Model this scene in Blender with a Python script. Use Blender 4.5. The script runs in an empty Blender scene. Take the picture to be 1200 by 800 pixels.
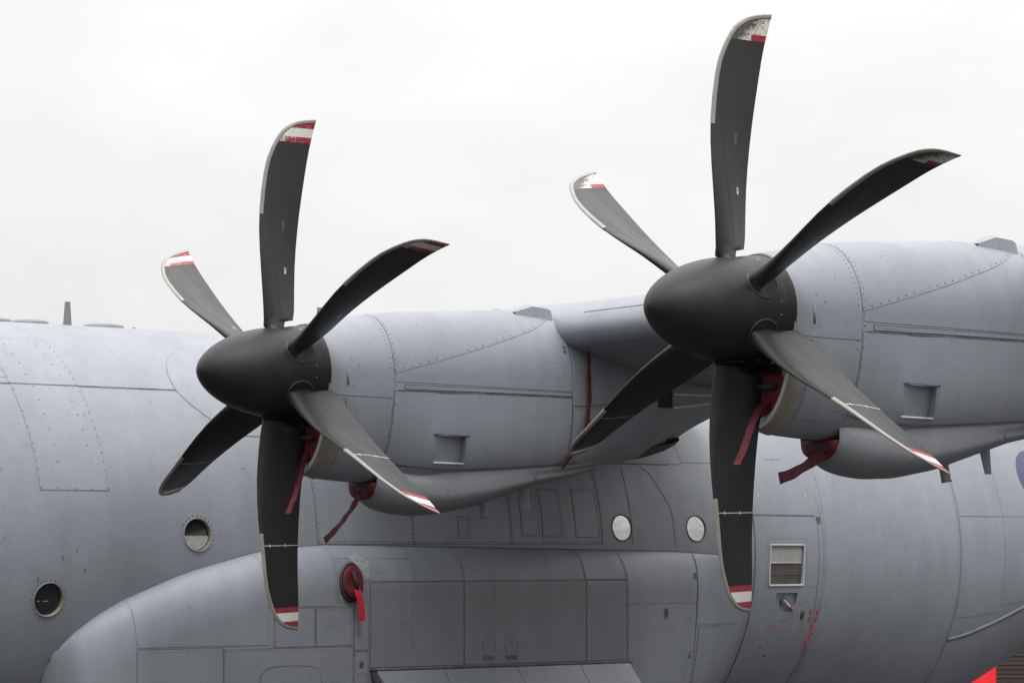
import bpy, math, random
import numpy as np
random.seed(7); np.random.seed(7)
SC = bpy.context.scene
COL = SC.collection
ZI = 4.10                      # height of the inboard propeller hub above the apron
D2R = math.pi / 180

# ------------------------------------------------------------------ camera
cam = bpy.data.cameras.new("camera"); camo = bpy.data.objects.new("camera", cam); COL.objects.link(camo)
cam.sensor_width = 36; cam.lens = 3589.76 / 1200 * 36
cam.clip_start = 0.5; cam.clip_end = 6000
camo.location = (-14.7039, -24.8977, -1.388 + ZI)
camo.rotation_euler = (math.radians(90 + 3.836), 0, -math.radians(40.108))
SC.camera = camo
# ------------------------------------------------------------------ view
SC.view_settings.view_transform = 'Standard'
SC.view_settings.look = 'None'
SC.view_settings.exposure = 0.0
SC.view_settings.gamma = 1.0
# ------------------------------------------------------------------ overcast sky
SUN_EL, SUN_ROT = math.radians(58), math.radians(200)
W = bpy.data.worlds.new("World"); SC.world = W; W.use_nodes = True
nt = W.node_tree; nt.nodes.clear()
def N(tree, typ, **kw):
    n = tree.nodes.new(typ)
    for k, v in kw.items():
        if k.startswith('i_'):
            key = k[2:]; key = int(key) if key.isdigit() else key
            n.inputs[key].default_value = v
        else: setattr(n, k, v)
    return n
def L(tree, a, b): tree.links.new(a, b)
out = N(nt, 'ShaderNodeOutputWorld'); bg = N(nt, 'ShaderNodeBackground'); bg.inputs['Strength'].default_value = 0.1
sky = N(nt, 'ShaderNodeTexSky', sky_type='NISHITA', sun_disc=False, sun_elevation=SUN_EL, sun_rotation=SUN_ROT)
tc = N(nt, 'ShaderNodeTexCoord')
sep = N(nt, 'ShaderNodeSeparateXYZ'); L(nt, tc.outputs['Generated'], sep.inputs[0])
zc_ = N(nt, 'ShaderNodeMath', operation='MAXIMUM'); L(nt, sep.outputs['Z'], zc_.inputs[0]); zc_.inputs[1].default_value = 0.0
zp = N(nt, 'ShaderNodeMath', operation='POWER'); L(nt, zc_.outputs[0], zp.inputs[0]); zp.inputs[1].default_value = 1.75
el = N(nt, 'ShaderNodeMapRange'); L(nt, zp.outputs[0], el.inputs['Value'])      # overcast: brighter towards the zenith
for k, v in (('From Min', 0.0), ('From Max', 1.0), ('To Min', 8.35), ('To Max', 52.0)): el.inputs[k].default_value = v
mp = N(nt, 'ShaderNodeMapping'); mp.inputs['Scale'].default_value = (1, 1, 2.2); L(nt, tc.outputs['Generated'], mp.inputs['Vector'])
nz = N(nt, 'ShaderNodeTexNoise', i_Scale=4.5, i_Detail=5.0, i_Roughness=0.5); L(nt, mp.outputs['Vector'], nz.inputs['Vector'])
cr = N(nt, 'ShaderNodeMapRange'); L(nt, nz.outputs['Fac'], cr.inputs['Value'])
for k, v in (('From Min', 0.3), ('From Max', 0.7), ('To Min', 0.87), ('To Max', 1.09)): cr.inputs[k].default_value = v
mu = N(nt, 'ShaderNodeMath', operation='MULTIPLY'); L(nt, el.outputs[0], mu.inputs[0]); L(nt, cr.outputs[0], mu.inputs[1])
cc = N(nt, 'ShaderNodeCombineColor')
for i, f in enumerate((1.004, 1.0, 0.996)):
    m_ = N(nt, 'ShaderNodeMath', operation='MULTIPLY'); m_.inputs[1].default_value = f
    L(nt, mu.outputs[0], m_.inputs[0]); L(nt, m_.outputs[0], cc.inputs[i])
mix = N(nt, 'ShaderNodeMix', data_type='RGBA'); mix.inputs['Factor'].default_value = 0.95
L(nt, sky.outputs['Color'], mix.inputs['A']); L(nt, cc.outputs['Color'], mix.inputs['B'])
L(nt, mix.outputs['Result'], bg.inputs['Color']); L(nt, bg.outputs[0], out.inputs['Surface'])
# ------------------------------------------------------------------ veiled sun
sun = bpy.data.lights.new("sun", 'SUN'); sun.energy = 1.5; sun.angle = math.radians(20); sun.color = (1, 0.97, 0.93)
suno = bpy.data.objects.new("sun", sun); COL.objects.link(suno)
suno.rotation_euler = (math.radians(90) - SUN_EL, 0, math.radians(-20)); suno.location = (0, 0, 60)

# ------------------------------------------------------------------ materials
def mat(name, color, rough=0.5, metal=0.0, spec=0.5):
    m = bpy.data.materials.new(name); m.use_nodes = True
    b = m.node_tree.nodes['Principled BSDF']
    b.inputs['Base Color'].default_value = (*color, 1); b.inputs['Roughness'].default_value = rough
    b.inputs['Metallic'].default_value = metal; b.inputs['Specular IOR Level'].default_value = spec
    return m
def noisy(name, c0, c1, scale=(3, 3, 3), detail=5.0, rough=0.5, spec=0.5, metal=0.0, lo=0.35, hi=0.65, bump=0.0, bscale=40.0, rnd=0.0, coord='Object', rvar=0.0):
    m = mat(name, c0, rough, metal, spec); t = m.node_tree; b = t.nodes['Principled BSDF']
    c = N(t, 'ShaderNodeTexCoord'); mp = N(t, 'ShaderNodeMapping'); mp.inputs['Scale'].default_value = scale
    L(t, c.outputs[coord], mp.inputs['Vector'])
    n = N(t, 'ShaderNodeTexNoise', i_Scale=1.0, i_Detail=detail, i_Roughness=0.6); L(t, mp.outputs['Vector'], n.inputs['Vector'])
    r = N(t, 'ShaderNodeValToRGB'); L(t, n.outputs['Fac'], r.inputs[0])
    r.color_ramp.elements[0].position = lo; r.color_ramp.elements[1].position = hi
    r.color_ramp.elements[0].color = (*c0, 1); r.color_ramp.elements[1].color = (*c1, 1)
    colour = r.outputs['Color']
    if rnd:
        oi = N(t, 'ShaderNodeObjectInfo'); mr = N(t, 'ShaderNodeMapRange'); L(t, oi.outputs['Random'], mr.inputs['Value'])
        mr.inputs['To Min'].default_value = 1 - rnd; mr.inputs['To Max'].default_value = 1 + rnd
        mm = N(t, 'ShaderNodeVectorMath', operation='SCALE'); L(t, colour, mm.inputs[0]); L(t, mr.outputs[0], mm.inputs['Scale']); colour = mm.outputs[0]
    L(t, colour, b.inputs['Base Color'])
    if rvar:
        mr2 = N(t, 'ShaderNodeMapRange'); L(t, n.outputs['Fac'], mr2.inputs['Value'])
        mr2.inputs['To Min'].default_value = rough - rvar; mr2.inputs['To Max'].default_value = rough + rvar; L(t, mr2.outputs[0], b.inputs['Roughness'])
    if bump:
        n2 = N(t, 'ShaderNodeTexNoise', i_Scale=bscale, i_Detail=3.0); L(t, c.outputs[coord], n2.inputs['Vector'])
        bp = N(t, 'ShaderNodeBump'); bp.inputs['Strength'].default_value = bump; bp.inputs['Distance'].default_value = 0.02
        L(t, n2.outputs['Fac'], bp.inputs['Height']); L(t, bp.outputs[0], b.inputs['Normal'])
    return m

def skin_material(name, base, rnd):
    """Weathered low-gloss grey paint: soft mottling, run-off streaks, small stains."""
    m = mat(name, base, 0.48, 0, 0.45); t = m.node_tree; b = t.nodes['Principled BSDF']
    g = N(t, 'ShaderNodeTexCoord')
    def noise(scale, detail, frm, to, rough=0.6):
        mp = N(t, 'ShaderNodeMapping'); mp.inputs['Scale'].default_value = scale; L(t, g.outputs['Object'], mp.inputs['Vector'])
        n = N(t, 'ShaderNodeTexNoise', i_Scale=1.0, i_Detail=detail, i_Roughness=rough); L(t, mp.outputs['Vector'], n.inputs['Vector'])
        r = N(t, 'ShaderNodeMapRange'); L(t, n.outputs['Fac'], r.inputs['Value'])
        r.inputs['From Min'].default_value, r.inputs['From Max'].default_value = frm
        r.inputs['To Min'].default_value, r.inputs['To Max'].default_value = to
        return r.outputs[0]
    f1 = noise((0.9, 0.9, 0.9), 4.0, (0.3, 0.7), (0.90, 1.08))
    f2 = noise((7, 5, 0.9), 4.0, (0.35, 0.7), (0.94, 1.045))
    f3 = noise((55, 55, 55), 3.0, (0.3, 0.7), (0.94, 1.06))
    f4 = noise((16, 16, 11), 2.0, (0.70, 0.80), (1.0, 0.72), 0.45)
    def mul(a, c):
        n = N(t, 'ShaderNodeMath', operation='MULTIPLY'); L(t, a, n.inputs[0])
        if isinstance(c, float): n.inputs[1].default_value = c
        else: L(t, c, n.inputs[1])
        return n.outputs[0]
    f = mul(mul(mul(f1, f2), f3), f4)
    if rnd:
        oi = N(t, 'ShaderNodeObjectInfo'); mr = N(t, 'ShaderNodeMapRange'); L(t, oi.outputs['Random'], mr.inputs['Value'])
        mr.inputs['To Min'].default_value = 1 - rnd; mr.inputs['To Max'].default_value = 1 + rnd; f = mul(f, mr.outputs[0])
    vm = N(t, 'ShaderNodeVectorMath', operation='SCALE'); vm.inputs[0].default_value = base; L(t, f, vm.inputs['Scale'])
    L(t, vm.outputs[0], b.inputs['Base Color'])
    rr = noise((3, 3, 1.2), 4.0, (0.3, 0.7), (0.42, 0.56)); L(t, rr, b.inputs['Roughness'])
    mp = N(t, 'ShaderNodeMapping'); mp.inputs['Scale'].default_value = (2.6, 2.6, 2.6); L(t, g.outputs['Object'], mp.inputs['Vector'])
    n2 = N(t, 'ShaderNodeTexNoise', i_Scale=1.0, i_Detail=2.0); L(t, mp.outputs['Vector'], n2.inputs['Vector'])
    wv = N(t, 'ShaderNodeTexWave', wave_type='BANDS', bands_direction='X', i_Scale=0.62, i_Distortion=1.6, i_Detail=1.0); wv.inputs['Detail Scale'].default_value = 0.6; L(t, g.outputs['Object'], wv.inputs['Vector'])
    ad = N(t, 'ShaderNodeMath', operation='MULTIPLY_ADD'); L(t, wv.outputs['Fac'], ad.inputs[0]); ad.inputs[1].default_value = 0.16; L(t, n2.outputs['Fac'], ad.inputs[2])
    bp = N(t, 'ShaderNodeBump'); bp.inputs['Strength'].default_value = 0.22; bp.inputs['Distance'].default_value = 0.03
    L(t, ad.outputs[0], bp.inputs['Height']); L(t, bp.outputs[0], b.inputs['Normal'])
    return m
SKIN = skin_material("grey_paint", (0.157, 0.169, 0.189), 0.0)
PANEL = skin_material("grey_panel_paint", (0.157, 0.169, 0.189), 0.02)
SCOOPGREY = skin_material('darker_grey_paint', (0.137, 0.144, 0.155), 0.0)  # scoop and its lip: a little darker than the skin grey
SEAL = noisy("seam_sealant", (0.035, 0.036, 0.04), (0.09, 0.092, 0.1), (6, 6, 6), rough=0.7)
SOFTSEAL = noisy("faint_sealant", (0.08, 0.084, 0.09), (0.13, 0.136, 0.146), (6, 6, 6), rough=0.65)
RIVET = mat("rivet_grime", (0.045, 0.046, 0.05), 0.6)
SPIN = noisy("spinner_black_paint", (0.008, 0.008, 0.0085), (0.014, 0.0135, 0.0138), (5, 5, 5), rough=0.48, spec=0.22, bump=0.05, bscale=60, rvar=0.06)
GROOVE = mat("groove_black", (0.008, 0.008, 0.009), 0.6)
SILVER = mat("bare_fastener", (0.7, 0.68, 0.62), 0.35, 0.8)
STRIP = noisy("erosion_strip_metal", (0.17, 0.155, 0.137), (0.225, 0.206, 0.184), (9, 9, 4), rough=0.45, spec=0.5)
STRIPEDGE = mat("strip_edge", (0.03, 0.03, 0.03), 0.6)
TRIM = mat("pale_trim_tape", (0.45, 0.45, 0.43), 0.5)
GLASS = mat("dark_window_glass", (0.012, 0.012, 0.014), 0.06, 0, 0.6)
BLIND = noisy("pale_window_blind", (0.19, 0.187, 0.175), (0.25, 0.245, 0.23), (20, 20, 20), rough=0.5)
MIRROR = noisy("mirror_pane_metal", (0.32, 0.33, 0.33), (0.47, 0.48, 0.48), (5, 5, 16), rough=0.16, metal=0.95, lo=0.3, hi=0.7)  # mirror metal made up so these panes reflect the sky and look bright
PRIMER = noisy("yellow_primer", (0.15, 0.137, 0.075), (0.21, 0.195, 0.12), (12, 12, 12), rough=0.6)
FRAME = noisy("pale_window_frame", (0.30, 0.31, 0.31), (0.38, 0.39, 0.39), (12, 12, 12), rough=0.45)
VOID = mat("dark_interior", (0.012, 0.012, 0.013), 0.8)
RED = noisy("red_cover_fabric", (0.055, 0.006, 0.010), (0.10, 0.011, 0.017), (9, 9, 9), rough=0.75, spec=0.25, bump=0.5, bscale=22)
REDDULL = noisy("dull_red_webbing", (0.034, 0.0035, 0.007), (0.062, 0.007, 0.012), (16, 16, 16), rough=0.8, spec=0.2)
REDBRIGHT = noisy("bright_red_webbing", (0.27, 0.012, 0.02), (0.36, 0.02, 0.03), (16, 16, 16), rough=0.75, spec=0.2)
STRAP = mat("black_webbing", (0.01, 0.01, 0.012), 0.8)
LIP = noisy("heat_stained_metal", (0.15, 0.135, 0.105), (0.22, 0.20, 0.165), (9, 9, 9), rough=0.42, metal=0.25)
WHITE = mat("white_paint", (0.75, 0.75, 0.73), 0.5)
REDPAINT = noisy("red_paint", (0.30, 0.012, 0.025), (0.38, 0.02, 0.035), (20, 20, 20), rough=0.5)
PINKPAINT = noisy("faded_red_paint", (0.30, 0.06, 0.11), (0.38, 0.1, 0.15), (20, 20, 20), rough=0.55)
GREYMARK = noisy("worn_marking", (0.09, 0.08, 0.085), (0.15, 0.13, 0.135), (20, 20, 20), rough=0.6)
YELLOW = mat("yellow_paint", (0.34, 0.235, 0.05), 0.55)
BLUE = noisy("pale_blue_paint", (0.018, 0.028, 0.075), (0.024, 0.036, 0.09), (6, 6, 6), rough=0.5)
PINK = mat("pink_paint", (0.45, 0.13, 0.14), 0.5)
BAREMETAL = noisy("scuffed_metal", (0.15, 0.157, 0.168), (0.235, 0.238, 0.24), (40, 40, 40), rough=0.5, metal=0.1)
RUBBER = mat("tyre_rubber", (0.02, 0.02, 0.02), 0.8)

def blade_material(name, worn, painted=True, dark=(0.016, 0.016, 0.017), light=(0.026, 0.025, 0.025)):
    """Matt dark blade with red-white-red tip bands; 'worn' sets how far the bands have flaked."""
    m = mat(name, (0.03, 0.03, 0.03), 0.5, 0, 0.28); t = m.node_tree; b = t.nodes['Principled BSDF']
    c = N(t, 'ShaderNodeTexCoord'); s = N(t, 'ShaderNodeSeparateXYZ'); L(t, c.outputs['Object'], s.inputs[0])
    def math_(op, a, bb=None, cl=False):
        n = N(t, 'ShaderNodeMath', operation=op, use_clamp=cl)
        for i, v in enumerate((a, bb)):
            if v is None: continue
            if isinstance(v, (int, float)): n.inputs[i].default_value = v
            else: L(t, v, n.inputs[i])
        return n.outputs[0]
    def noise(scale, detail=4.0):
        mp = N(t, 'ShaderNodeMapping'); mp.inputs['Scale'].default_value = scale; L(t, c.outputs['Object'], mp.inputs['Vector'])
        n = N(t, 'ShaderNodeTexNoise', i_Scale=1.0, i_Detail=detail, i_Roughness=0.65); L(t, mp.outputs['Vector'], n.inputs['Vector'])
        return n.outputs['Fac']
    def mixc(f, a, bb):
        n = N(t, 'ShaderNodeMix', data_type='RGBA')
        if isinstance(f, float): n.inputs['Factor'].default_value = f
        else: L(t, f, n.inputs['Factor'])
        for k, v in (('A', a), ('B', bb)):
            if isinstance(v, tuple): n.inputs[k].default_value = (*v, 1)
            else: L(t, v, n.inputs[k])
        return n.outputs['Result']
    x, z = s.outputs['X'], s.outputs['Z']
    n1 = noise((10, 10, 3)); n2 = noise((48, 48, 48), 4.0); n3 = noise((3, 3, 1))
    base = mixc(n3, dark, light)
    base = mixc(math_('MULTIPLY', math_('GREATER_THAN', n2, 0.70), 0.25), base, (0.12, 0.12, 0.12))
    col = base
    if painted:
        inb = math_('GREATER_THAN', z, 1.863)
        wh = math_('MULTIPLY', math_('GREATER_THAN', z, 1.907), math_('LESS_THAN', z, 1.978))
        red = mixc(n1, (0.19, 0.012, 0.024), (0.27, 0.022, 0.038)); white = (0.52, 0.51, 0.49)
        band = mixc(wh, red, white)
        if worn > 0:
            # flaking is worst towards the leading edge (smaller x)
            e = math_('ADD', math_('MULTIPLY', math_('SUBTRACT', -0.19, x), 3.2 if worn < 1 else 4.2), math_('MULTIPLY', math_('SUBTRACT', n1, 0.5), 1.6))
            e = math_('ADD', e, math_('MULTIPLY', math_('SUBTRACT', n2, 0.5), 1.3))
            if worn < 1:
                pale = math_('MULTIPLY', math_('SUBTRACT', e, 0.22), 5.0, True)
                band = mixc(math_('MULTIPLY', pale, 0.85), band, (0.40, 0.375, 0.335))
                band = mixc(math_('MULTIPLY', math_('GREATER_THAN', n2, 0.58), 0.25), band, (0.34, 0.31, 0.28))
            else:
                keep = math_('MULTIPLY', math_('LESS_THAN', z, 1.905), math_('GREATER_THAN', x, -0.205))
                keep = math_('MULTIPLY', keep, math_('LESS_THAN', e, 0.55))
                speck = math_('MULTIPLY', math_('SUBTRACT', n2, 0.38), 8.0, True)
                worng = mixc(math_('MULTIPLY', speck, 1.0), (0.14, 0.135, 0.12), (0.52, 0.50, 0.45))
                hi_ = math_('ADD', math_('SUBTRACT', z, 1.93), math_('SUBTRACT', -0.20, x))
                dark = math_('MULTIPLY', math_('SUBTRACT', math_('ADD', math_('MULTIPLY', hi_, 5.0), math_('MULTIPLY', math_('SUBTRACT', n2, 0.5), 2.2)), -0.05), 3.0, True)
                worng = mixc(dark, worng, (0.05, 0.05, 0.047))
                band = mixc(keep, worng, red)
        col = mixc(inb, base, band)
    L(t, col, b.inputs['Base Color'])
    rr = N(t, 'ShaderNodeMapRange'); L(t, n1, rr.inputs['Value']); rr.inputs['To Min'].default_value = 0.36; rr.inputs['To Max'].default_value = 0.6
    L(t, rr.outputs[0], b.inputs['Roughness'])
    bp = N(t, 'ShaderNodeBump'); bp.inputs['Strength'].default_value = 0.08; bp.inputs['Distance'].default_value = 0.01
    L(t, n2, bp.inputs['Height']); L(t, bp.outputs[0], b.inputs['Normal'])
    return m
BLADE_IN = blade_material("blade_face_chipped_bands", 0.6, True, (0.016, 0.0158, 0.0162), (0.026, 0.0252, 0.0252))
BLADE_OUT = blade_material("blade_face_stripped_bands", 1.0, True, (0.016, 0.0158, 0.0162), (0.026, 0.0252, 0.0252))
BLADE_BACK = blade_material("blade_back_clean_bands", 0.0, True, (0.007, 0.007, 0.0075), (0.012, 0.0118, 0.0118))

# ------------------------------------------------------------------ object helpers
def link(name, me, parent=None):
    o = bpy.data.objects.new(name, me); COL.objects.link(o)
    if parent is not None: o.parent = parent
    return o
def mesh(name, V, F, mats, parent=None, mi=None, smooth=True, zi=True, normals=None, sharp=None):
    V = np.asarray(V, float).copy()
    if zi: V[:, 2] += ZI
    me = bpy.data.meshes.new(name); me.from_pydata(V.tolist(), [], [tuple(int(i) for i in f) for f in F])
    for m in (mats if isinstance(mats, (list, tuple)) else [mats]): me.materials.append(m)
    if mi is not None: me.polygons.foreach_set('material_index', np.asarray(mi, np.int32))
    me.polygons.foreach_set('use_smooth', [bool(smooth)] * len(me.polygons))
    me.update()
    if normals is not None:
        NA = np.asarray(normals, float); sgn = sum(float(np.dot(p.normal, NA[p.vertices[0]])) * p.area for p in me.polygons[:400])
        if sgn < 0: me.flip_normals()
    if normals is not None: me.normals_split_custom_set_from_vertices([tuple(n) for n in normals])
    elif sharp: me.set_sharp_from_angle(angle=sharp * D2R)
    return link(name, me, parent)
def thing(name, label, cat, group=None, loc=(0, 0, 0)):
    o = bpy.data.objects.new(name, None); COL.objects.link(o); o.location = loc; o.empty_display_size = 0.3
    o['label'] = label; o['category'] = cat
    if group: o['group'] = group
    return o
def tag(o, label, cat, group=None):
    o['label'] = label; o['category'] = cat
    if group: o['group'] = group
    return o
class MB:
    """collects boxes, tubes, strips into one mesh"""
    def __init__(s): s.V = []; s.F = []; s.M = []
    def add(s, V, F, m=0):
        k = len(s.V); s.V += [tuple(v) for v in V]; s.F += [tuple(i + k for i in f) for f in F]; s.M += [m] * len(F)
    def box(s, c, d, m=0, R=None):
        V = np.array([[x, y, z] for x in (-.5, .5) for y in (-.5, .5) for z in (-.5, .5)]) * np.array(d)
        if R is not None: V = V @ np.array(R).T
        s.add(V + np.array(c), [(0, 1, 3, 2), (4, 6, 7, 5), (0, 4, 5, 1), (2, 3, 7, 6), (0, 2, 6, 4), (1, 5, 7, 3)], m)
    def tube(s, pts, r, n=8, m=0, cap=True):
        pts = [np.array(p, float) for p in pts]; rings = []
        rr = r if isinstance(r, (list, tuple)) else [r] * len(pts)
        for i, p in enumerate(pts):
            d = pts[min(i + 1, len(pts) - 1)] - pts[max(i - 1, 0)]; d /= np.linalg.norm(d)
            a = np.cross(d, (0, 0, 1)); a = np.cross(d, (0, 1, 0)) if np.linalg.norm(a) < .1 else a; a /= np.linalg.norm(a); b = np.cross(d, a)
            rings.append([p + rr[i] * (a * math.cos(2 * math.pi * k / n) + b * math.sin(2 * math.pi * k / n)) for k in range(n)])
        V = [v for r_ in rings for v in r_]; F = [(i * n + k, i * n + (k + 1) % n, (i + 1) * n + (k + 1) % n, (i + 1) * n + k) for i in range(len(pts) - 1) for k in range(n)]
        if cap: F += [tuple(range(n))[::-1], tuple((len(pts) - 1) * n + k for k in range(n))]
        s.add(V, F, m)
    def build(s, name, mats, parent=None, smooth=False, zi=True, sharp=None):
        return mesh(name, s.V, s.F, mats, parent, s.M, smooth, zi, sharp=sharp)
def rows_to_grid(rows, close_u=False, cap=False):
    rows = [np.asarray(r, float) for r in rows]; n = len(rows[0]); V = np.concatenate(rows); F = []
    for i in range(len(rows) - 1):
        for k in range(n if close_u else n - 1):
            F.append((i * n + k, i * n + (k + 1) % n, (i + 1) * n + (k + 1) % n, (i + 1) * n + k))
    if cap: F += [tuple(range(n))[::-1], tuple((len(rows) - 1) * n + k for k in range(n))]
    return V, F
def cut(o, cutters, sharp=30):
    """boolean pockets; cutters = [(V, F)], walls take material slot 1"""
    tmp = []
    for V, F in cutters:
        V = np.asarray(V, float).copy(); V[:, 2] += ZI
        me = bpy.data.meshes.new('cutter'); me.from_pydata(V.tolist(), [], [tuple(f) for f in F])
        for m in o.data.materials: me.materials.append(m)
        me.polygons.foreach_set('material_index', [1] * len(me.polygons)); me.update()
        import bmesh
        bm = bmesh.new(); bm.from_mesh(me); bmesh.ops.recalc_face_normals(bm, faces=bm.faces); bm.to_mesh(me); bm.free()
        c = link('cutter', me); tmp.append(c)
        md = o.modifiers.new('b', 'BOOLEAN'); md.operation = 'DIFFERENCE'; md.object = c; md.solver = 'EXACT'
    bpy.context.view_layer.update()
    dg = bpy.context.evaluated_depsgraph_get()
    new = bpy.data.meshes.new_from_object(o.evaluated_get(dg)); old = o.data
    o.modifiers.clear(); o.data = new; new.name = old.name
    for c in tmp: bpy.data.objects.remove(c)
    new.polygons.foreach_set('use_smooth', [True] * len(new.polygons)); new.set_sharp_from_angle(angle=sharp * D2R)
def recalc(o):
    import bmesh
    bm = bmesh.new(); bm.from_mesh(o.data); bmesh.ops.recalc_face_normals(bm, faces=bm.faces); bm.to_mesh(o.data); bm.free()
def copy_tree(o, parent=None):
    c = o.copy(); COL.objects.link(c)
    if parent is not None: c.parent = parent
    for ch in [x for x in bpy.data.objects if x.parent is o]: copy_tree(ch, c)
    return c

# ------------------------------------------------------------------ analytic surfaces (propeller-hub frame, x aft, y starboard, z up)
ZC, RF = -1.455, 2.16
def it(x, X, Y): return float(np.interp(x, X, Y))
def fus(x, th):
    ry = it(x, [-9.8, -9.3, -8.2, -6.5, -5, -3.5, 11.5, 14, 17, 21], [.03, .35, .68, .90, .98, 1, 1, .95, .74, .3])
    b = it(x, [-9.8, -9.3, -8.2, -6.5, -5, -3.5, 11.2, 11.8, 12.4, 13, 14, 16, 19, 21], [.05, .7, 1.45, 1.95, 2.12, RF, RF, 1.97, 1.69, 1.41, 1.02, .55, .2, .1])
    t = it(x, [-9.8, -9.3, -8.2, -6.5, -5, -3.5, 16, 21], [.05, .5, 1.1, 1.9, 2.12, RF, RF, 1.7])
    a = th * D2R
    return np.array([x, -RF * ry * math.cos(a), ZC + (t if th >= 0 else b) * math.sin(a)])
SPX = [-.645, -.64, -.592, -.485, -.385, -.232, .012, .245, .55, .774, 1.0, 1.29, 1.46, 1.8, 2.18, 6.6, 7.26, 7.66]
SPZ = [-2.49, -2.395, -2.303, -2.172, -2.085, -1.976, -1.848, -1.757, -1.647, -1.58, -1.528, -1.459, -1.425, -1.39, -1.367, -1.43, -1.465, -1.49]
def spo_par(x):
    k = .05 if x > -.5 else .004
    za = sum(it(x + d, SPX, SPZ) for d in (-k, 0, k)) / 3
    ya = -math.sqrt(max(RF ** 2 - (za - ZC) ** 2, 0)) + 0.01
    yo = sum(it(x + d, [-.645, -.6, -.5, -.38, -.2, .03, .6, 1.3, 2.2, 5.8, 6.8, 7.3, 7.7], [-1.91, -2.03, -2.14, -2.21, -2.29, -2.36, -2.44, -2.48, -2.45, -2.42, -2.35, -2.27, -2.19]) for d in (-k, 0, k)) / 3
    h = it(x, [-.65, -.4, .1, 1.4, 2.2, 7.7], [.2, .45, .52, .46, .4, .4])
    return za, ya, min(yo, ya - 0.004), h
def spo(x, v):
    """v 0..1 shoulder quarter, then straight side (v-1 metres down), then belly quarter after z=-2.78"""
    za, ya, yo, h = spo_par(x)
    if v <= 1:
        a = v * math.pi / 2; P = np.array([x, ya + (yo - ya) * math.sin(a), za - h * (1 - math.cos(a))])
    else:
        z = za - h - (v - 1)
        if z >= -2.72: P = np.array([x, yo, z])
        else:
            a = min((-2.72 - z) / 1.0, 1.0) * math.pi / 2; P = np.array([x, yo + .75 * (1 - math.cos(a)), -2.72 - .75 * math.sin(a)])
    b = max(it(x, [6.0, 6.8, 7.3, 7.66], [0, .30, .68, .985]), it(x, [-.645, -.42], [.97, 0]))
    if b > 0:
        yf = -math.sqrt(max(RF ** 2 - (P[2] - ZC) ** 2, .3)) - .006
        P[1] = (1 - b) * P[1] + b * min(yf, P[1] + 1.2)
    return P
def sv(x, z):
    za, ya, yo, h = spo_par(x)
    if z >= za: return 0.0
    if z > za - h: return math.acos(max(0, 1 - (za - z) / h)) / (math.pi / 2)
    return 1 + (za - h - z)
NXT = [-.12, 0, .15, .35, .5, .82, 1.36, 1.73, 2.11, 2.66, 3.4, 4.4, 5.2]
NZT = [.40, .43, .45, .49, .515, .55, .585, .61, .625, .64, .6, .4, .1]
NXB = [-.12, .04, .34, .9, 1.4, 1.8, 2.2, 2.6, 2.98, 3.43, 3.92, 4.1, 4.44, 5.2]
NZB = [.79, .84, .86, .88, .88, .865, .84, .795, .70, .635, .46, .36, .22, .06]
NXW = [-.12, .05, .25, .5, .9, 1.3, 2.3, 3.0, 3.6, 4.4, 5.2]
NW = [.38, .395, .41, .42, .44, .45, .46, .44, .38, .2, .05]
def smooth_it(x, X, Y, k=0.06): return sum(it(x + d, X, Y) for d in (-k, -k / 2, 0, k / 2, k)) / 5
def nac(x, a):
    zt, zb, w = smooth_it(x, NXT, NZT), smooth_it(x, NXB, NZB), smooth_it(x, NXW, NW)
    c, s = math.cos(a * D2R), math.sin(a * D2R)
    if c > 0: return np.array([x, -w * s, zt * c])
    e = 2 / smooth_it(x, [.5, 1.0, 2.6, 3.3], [2, 3.0, 3.0, 2.0])        # lower half is fuller amidships
    return np.array([x, -w * math.copysign(abs(s) ** e, s), -zb * abs(c) ** e])
def nsurf(S, u, v, du, dv):
    P = S(u, v); a = S(u + du, v) - S(u - du, v); b = S(u, v + dv) - S(u, v - dv)
    n = np.cross(a, b); l = np.linalg.norm(n)
    return P, (n / l if l > 1e-12 else np.array([0, -1., 0]))
class Surf:
    def __init__(s, S, du, dv, ref): s.S, s.du, s.dv, s.ref = S, du, dv, ref   # ref(P) gives an outward direction
    def pn(s, u, v):
        P, n = nsurf(s.S, u, v, s.du, s.dv)
        return P, (n if n @ s.ref(P) > 0 else -n)
FUS = Surf(fus, .03, .5, lambda P: np.array([0, P[1], P[2] - ZC]))
SPO = Surf(spo, .03, .02, lambda P: np.array([0, -1, max(min(P[2] + 2.2, .8), -.8)]))
NAC = Surf(nac, .02, .6, lambda P: np.array([0, P[1], P[2]]))

def poly_sample(pts, n):
    pts = np.array(pts, float); d = np.r_[0, np.cumsum(np.abs(np.diff(pts, axis=0) / np.ptp(pts, axis=0).clip(1e-9)).sum(1))]; d /= d[-1]
    s = np.linspace(0, 1, n + 1)
    return np.stack([np.interp(s, d, pts[:, i]) for i in range(2)], -1)
def coons(c0, c1, d0, d1, n, m):
    """c0,c1: edges at t=0,1 running in s; d0,d1: edges at s=0,1 running in t"""
    A, B, E, G = poly_sample(c0, n), poly_sample(c1, n), poly_sample(d0, m), poly_sample(d1, m)
    s = np.linspace(0, 1, n + 1)[:, None, None]; t = np.linspace(0, 1, m + 1)[None, :, None]
    return (1 - t) * A[:, None] + t * B[:, None] + (1 - s) * E[None] + s * G[None] - (
        (1 - s) * (1 - t) * A[0] + s * (1 - t) * A[-1] + (1 - s) * t * B[0] + s * t * B[-1])
def quad(a, b, c, d):     # corners in order round the panel
    return ([a, b], [d, c], [a, d], [b, c])
def rect(u0, u1, v0, v1): return quad((u0, v0), (u1, v0), (u1, v1), (u0, v1))
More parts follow.
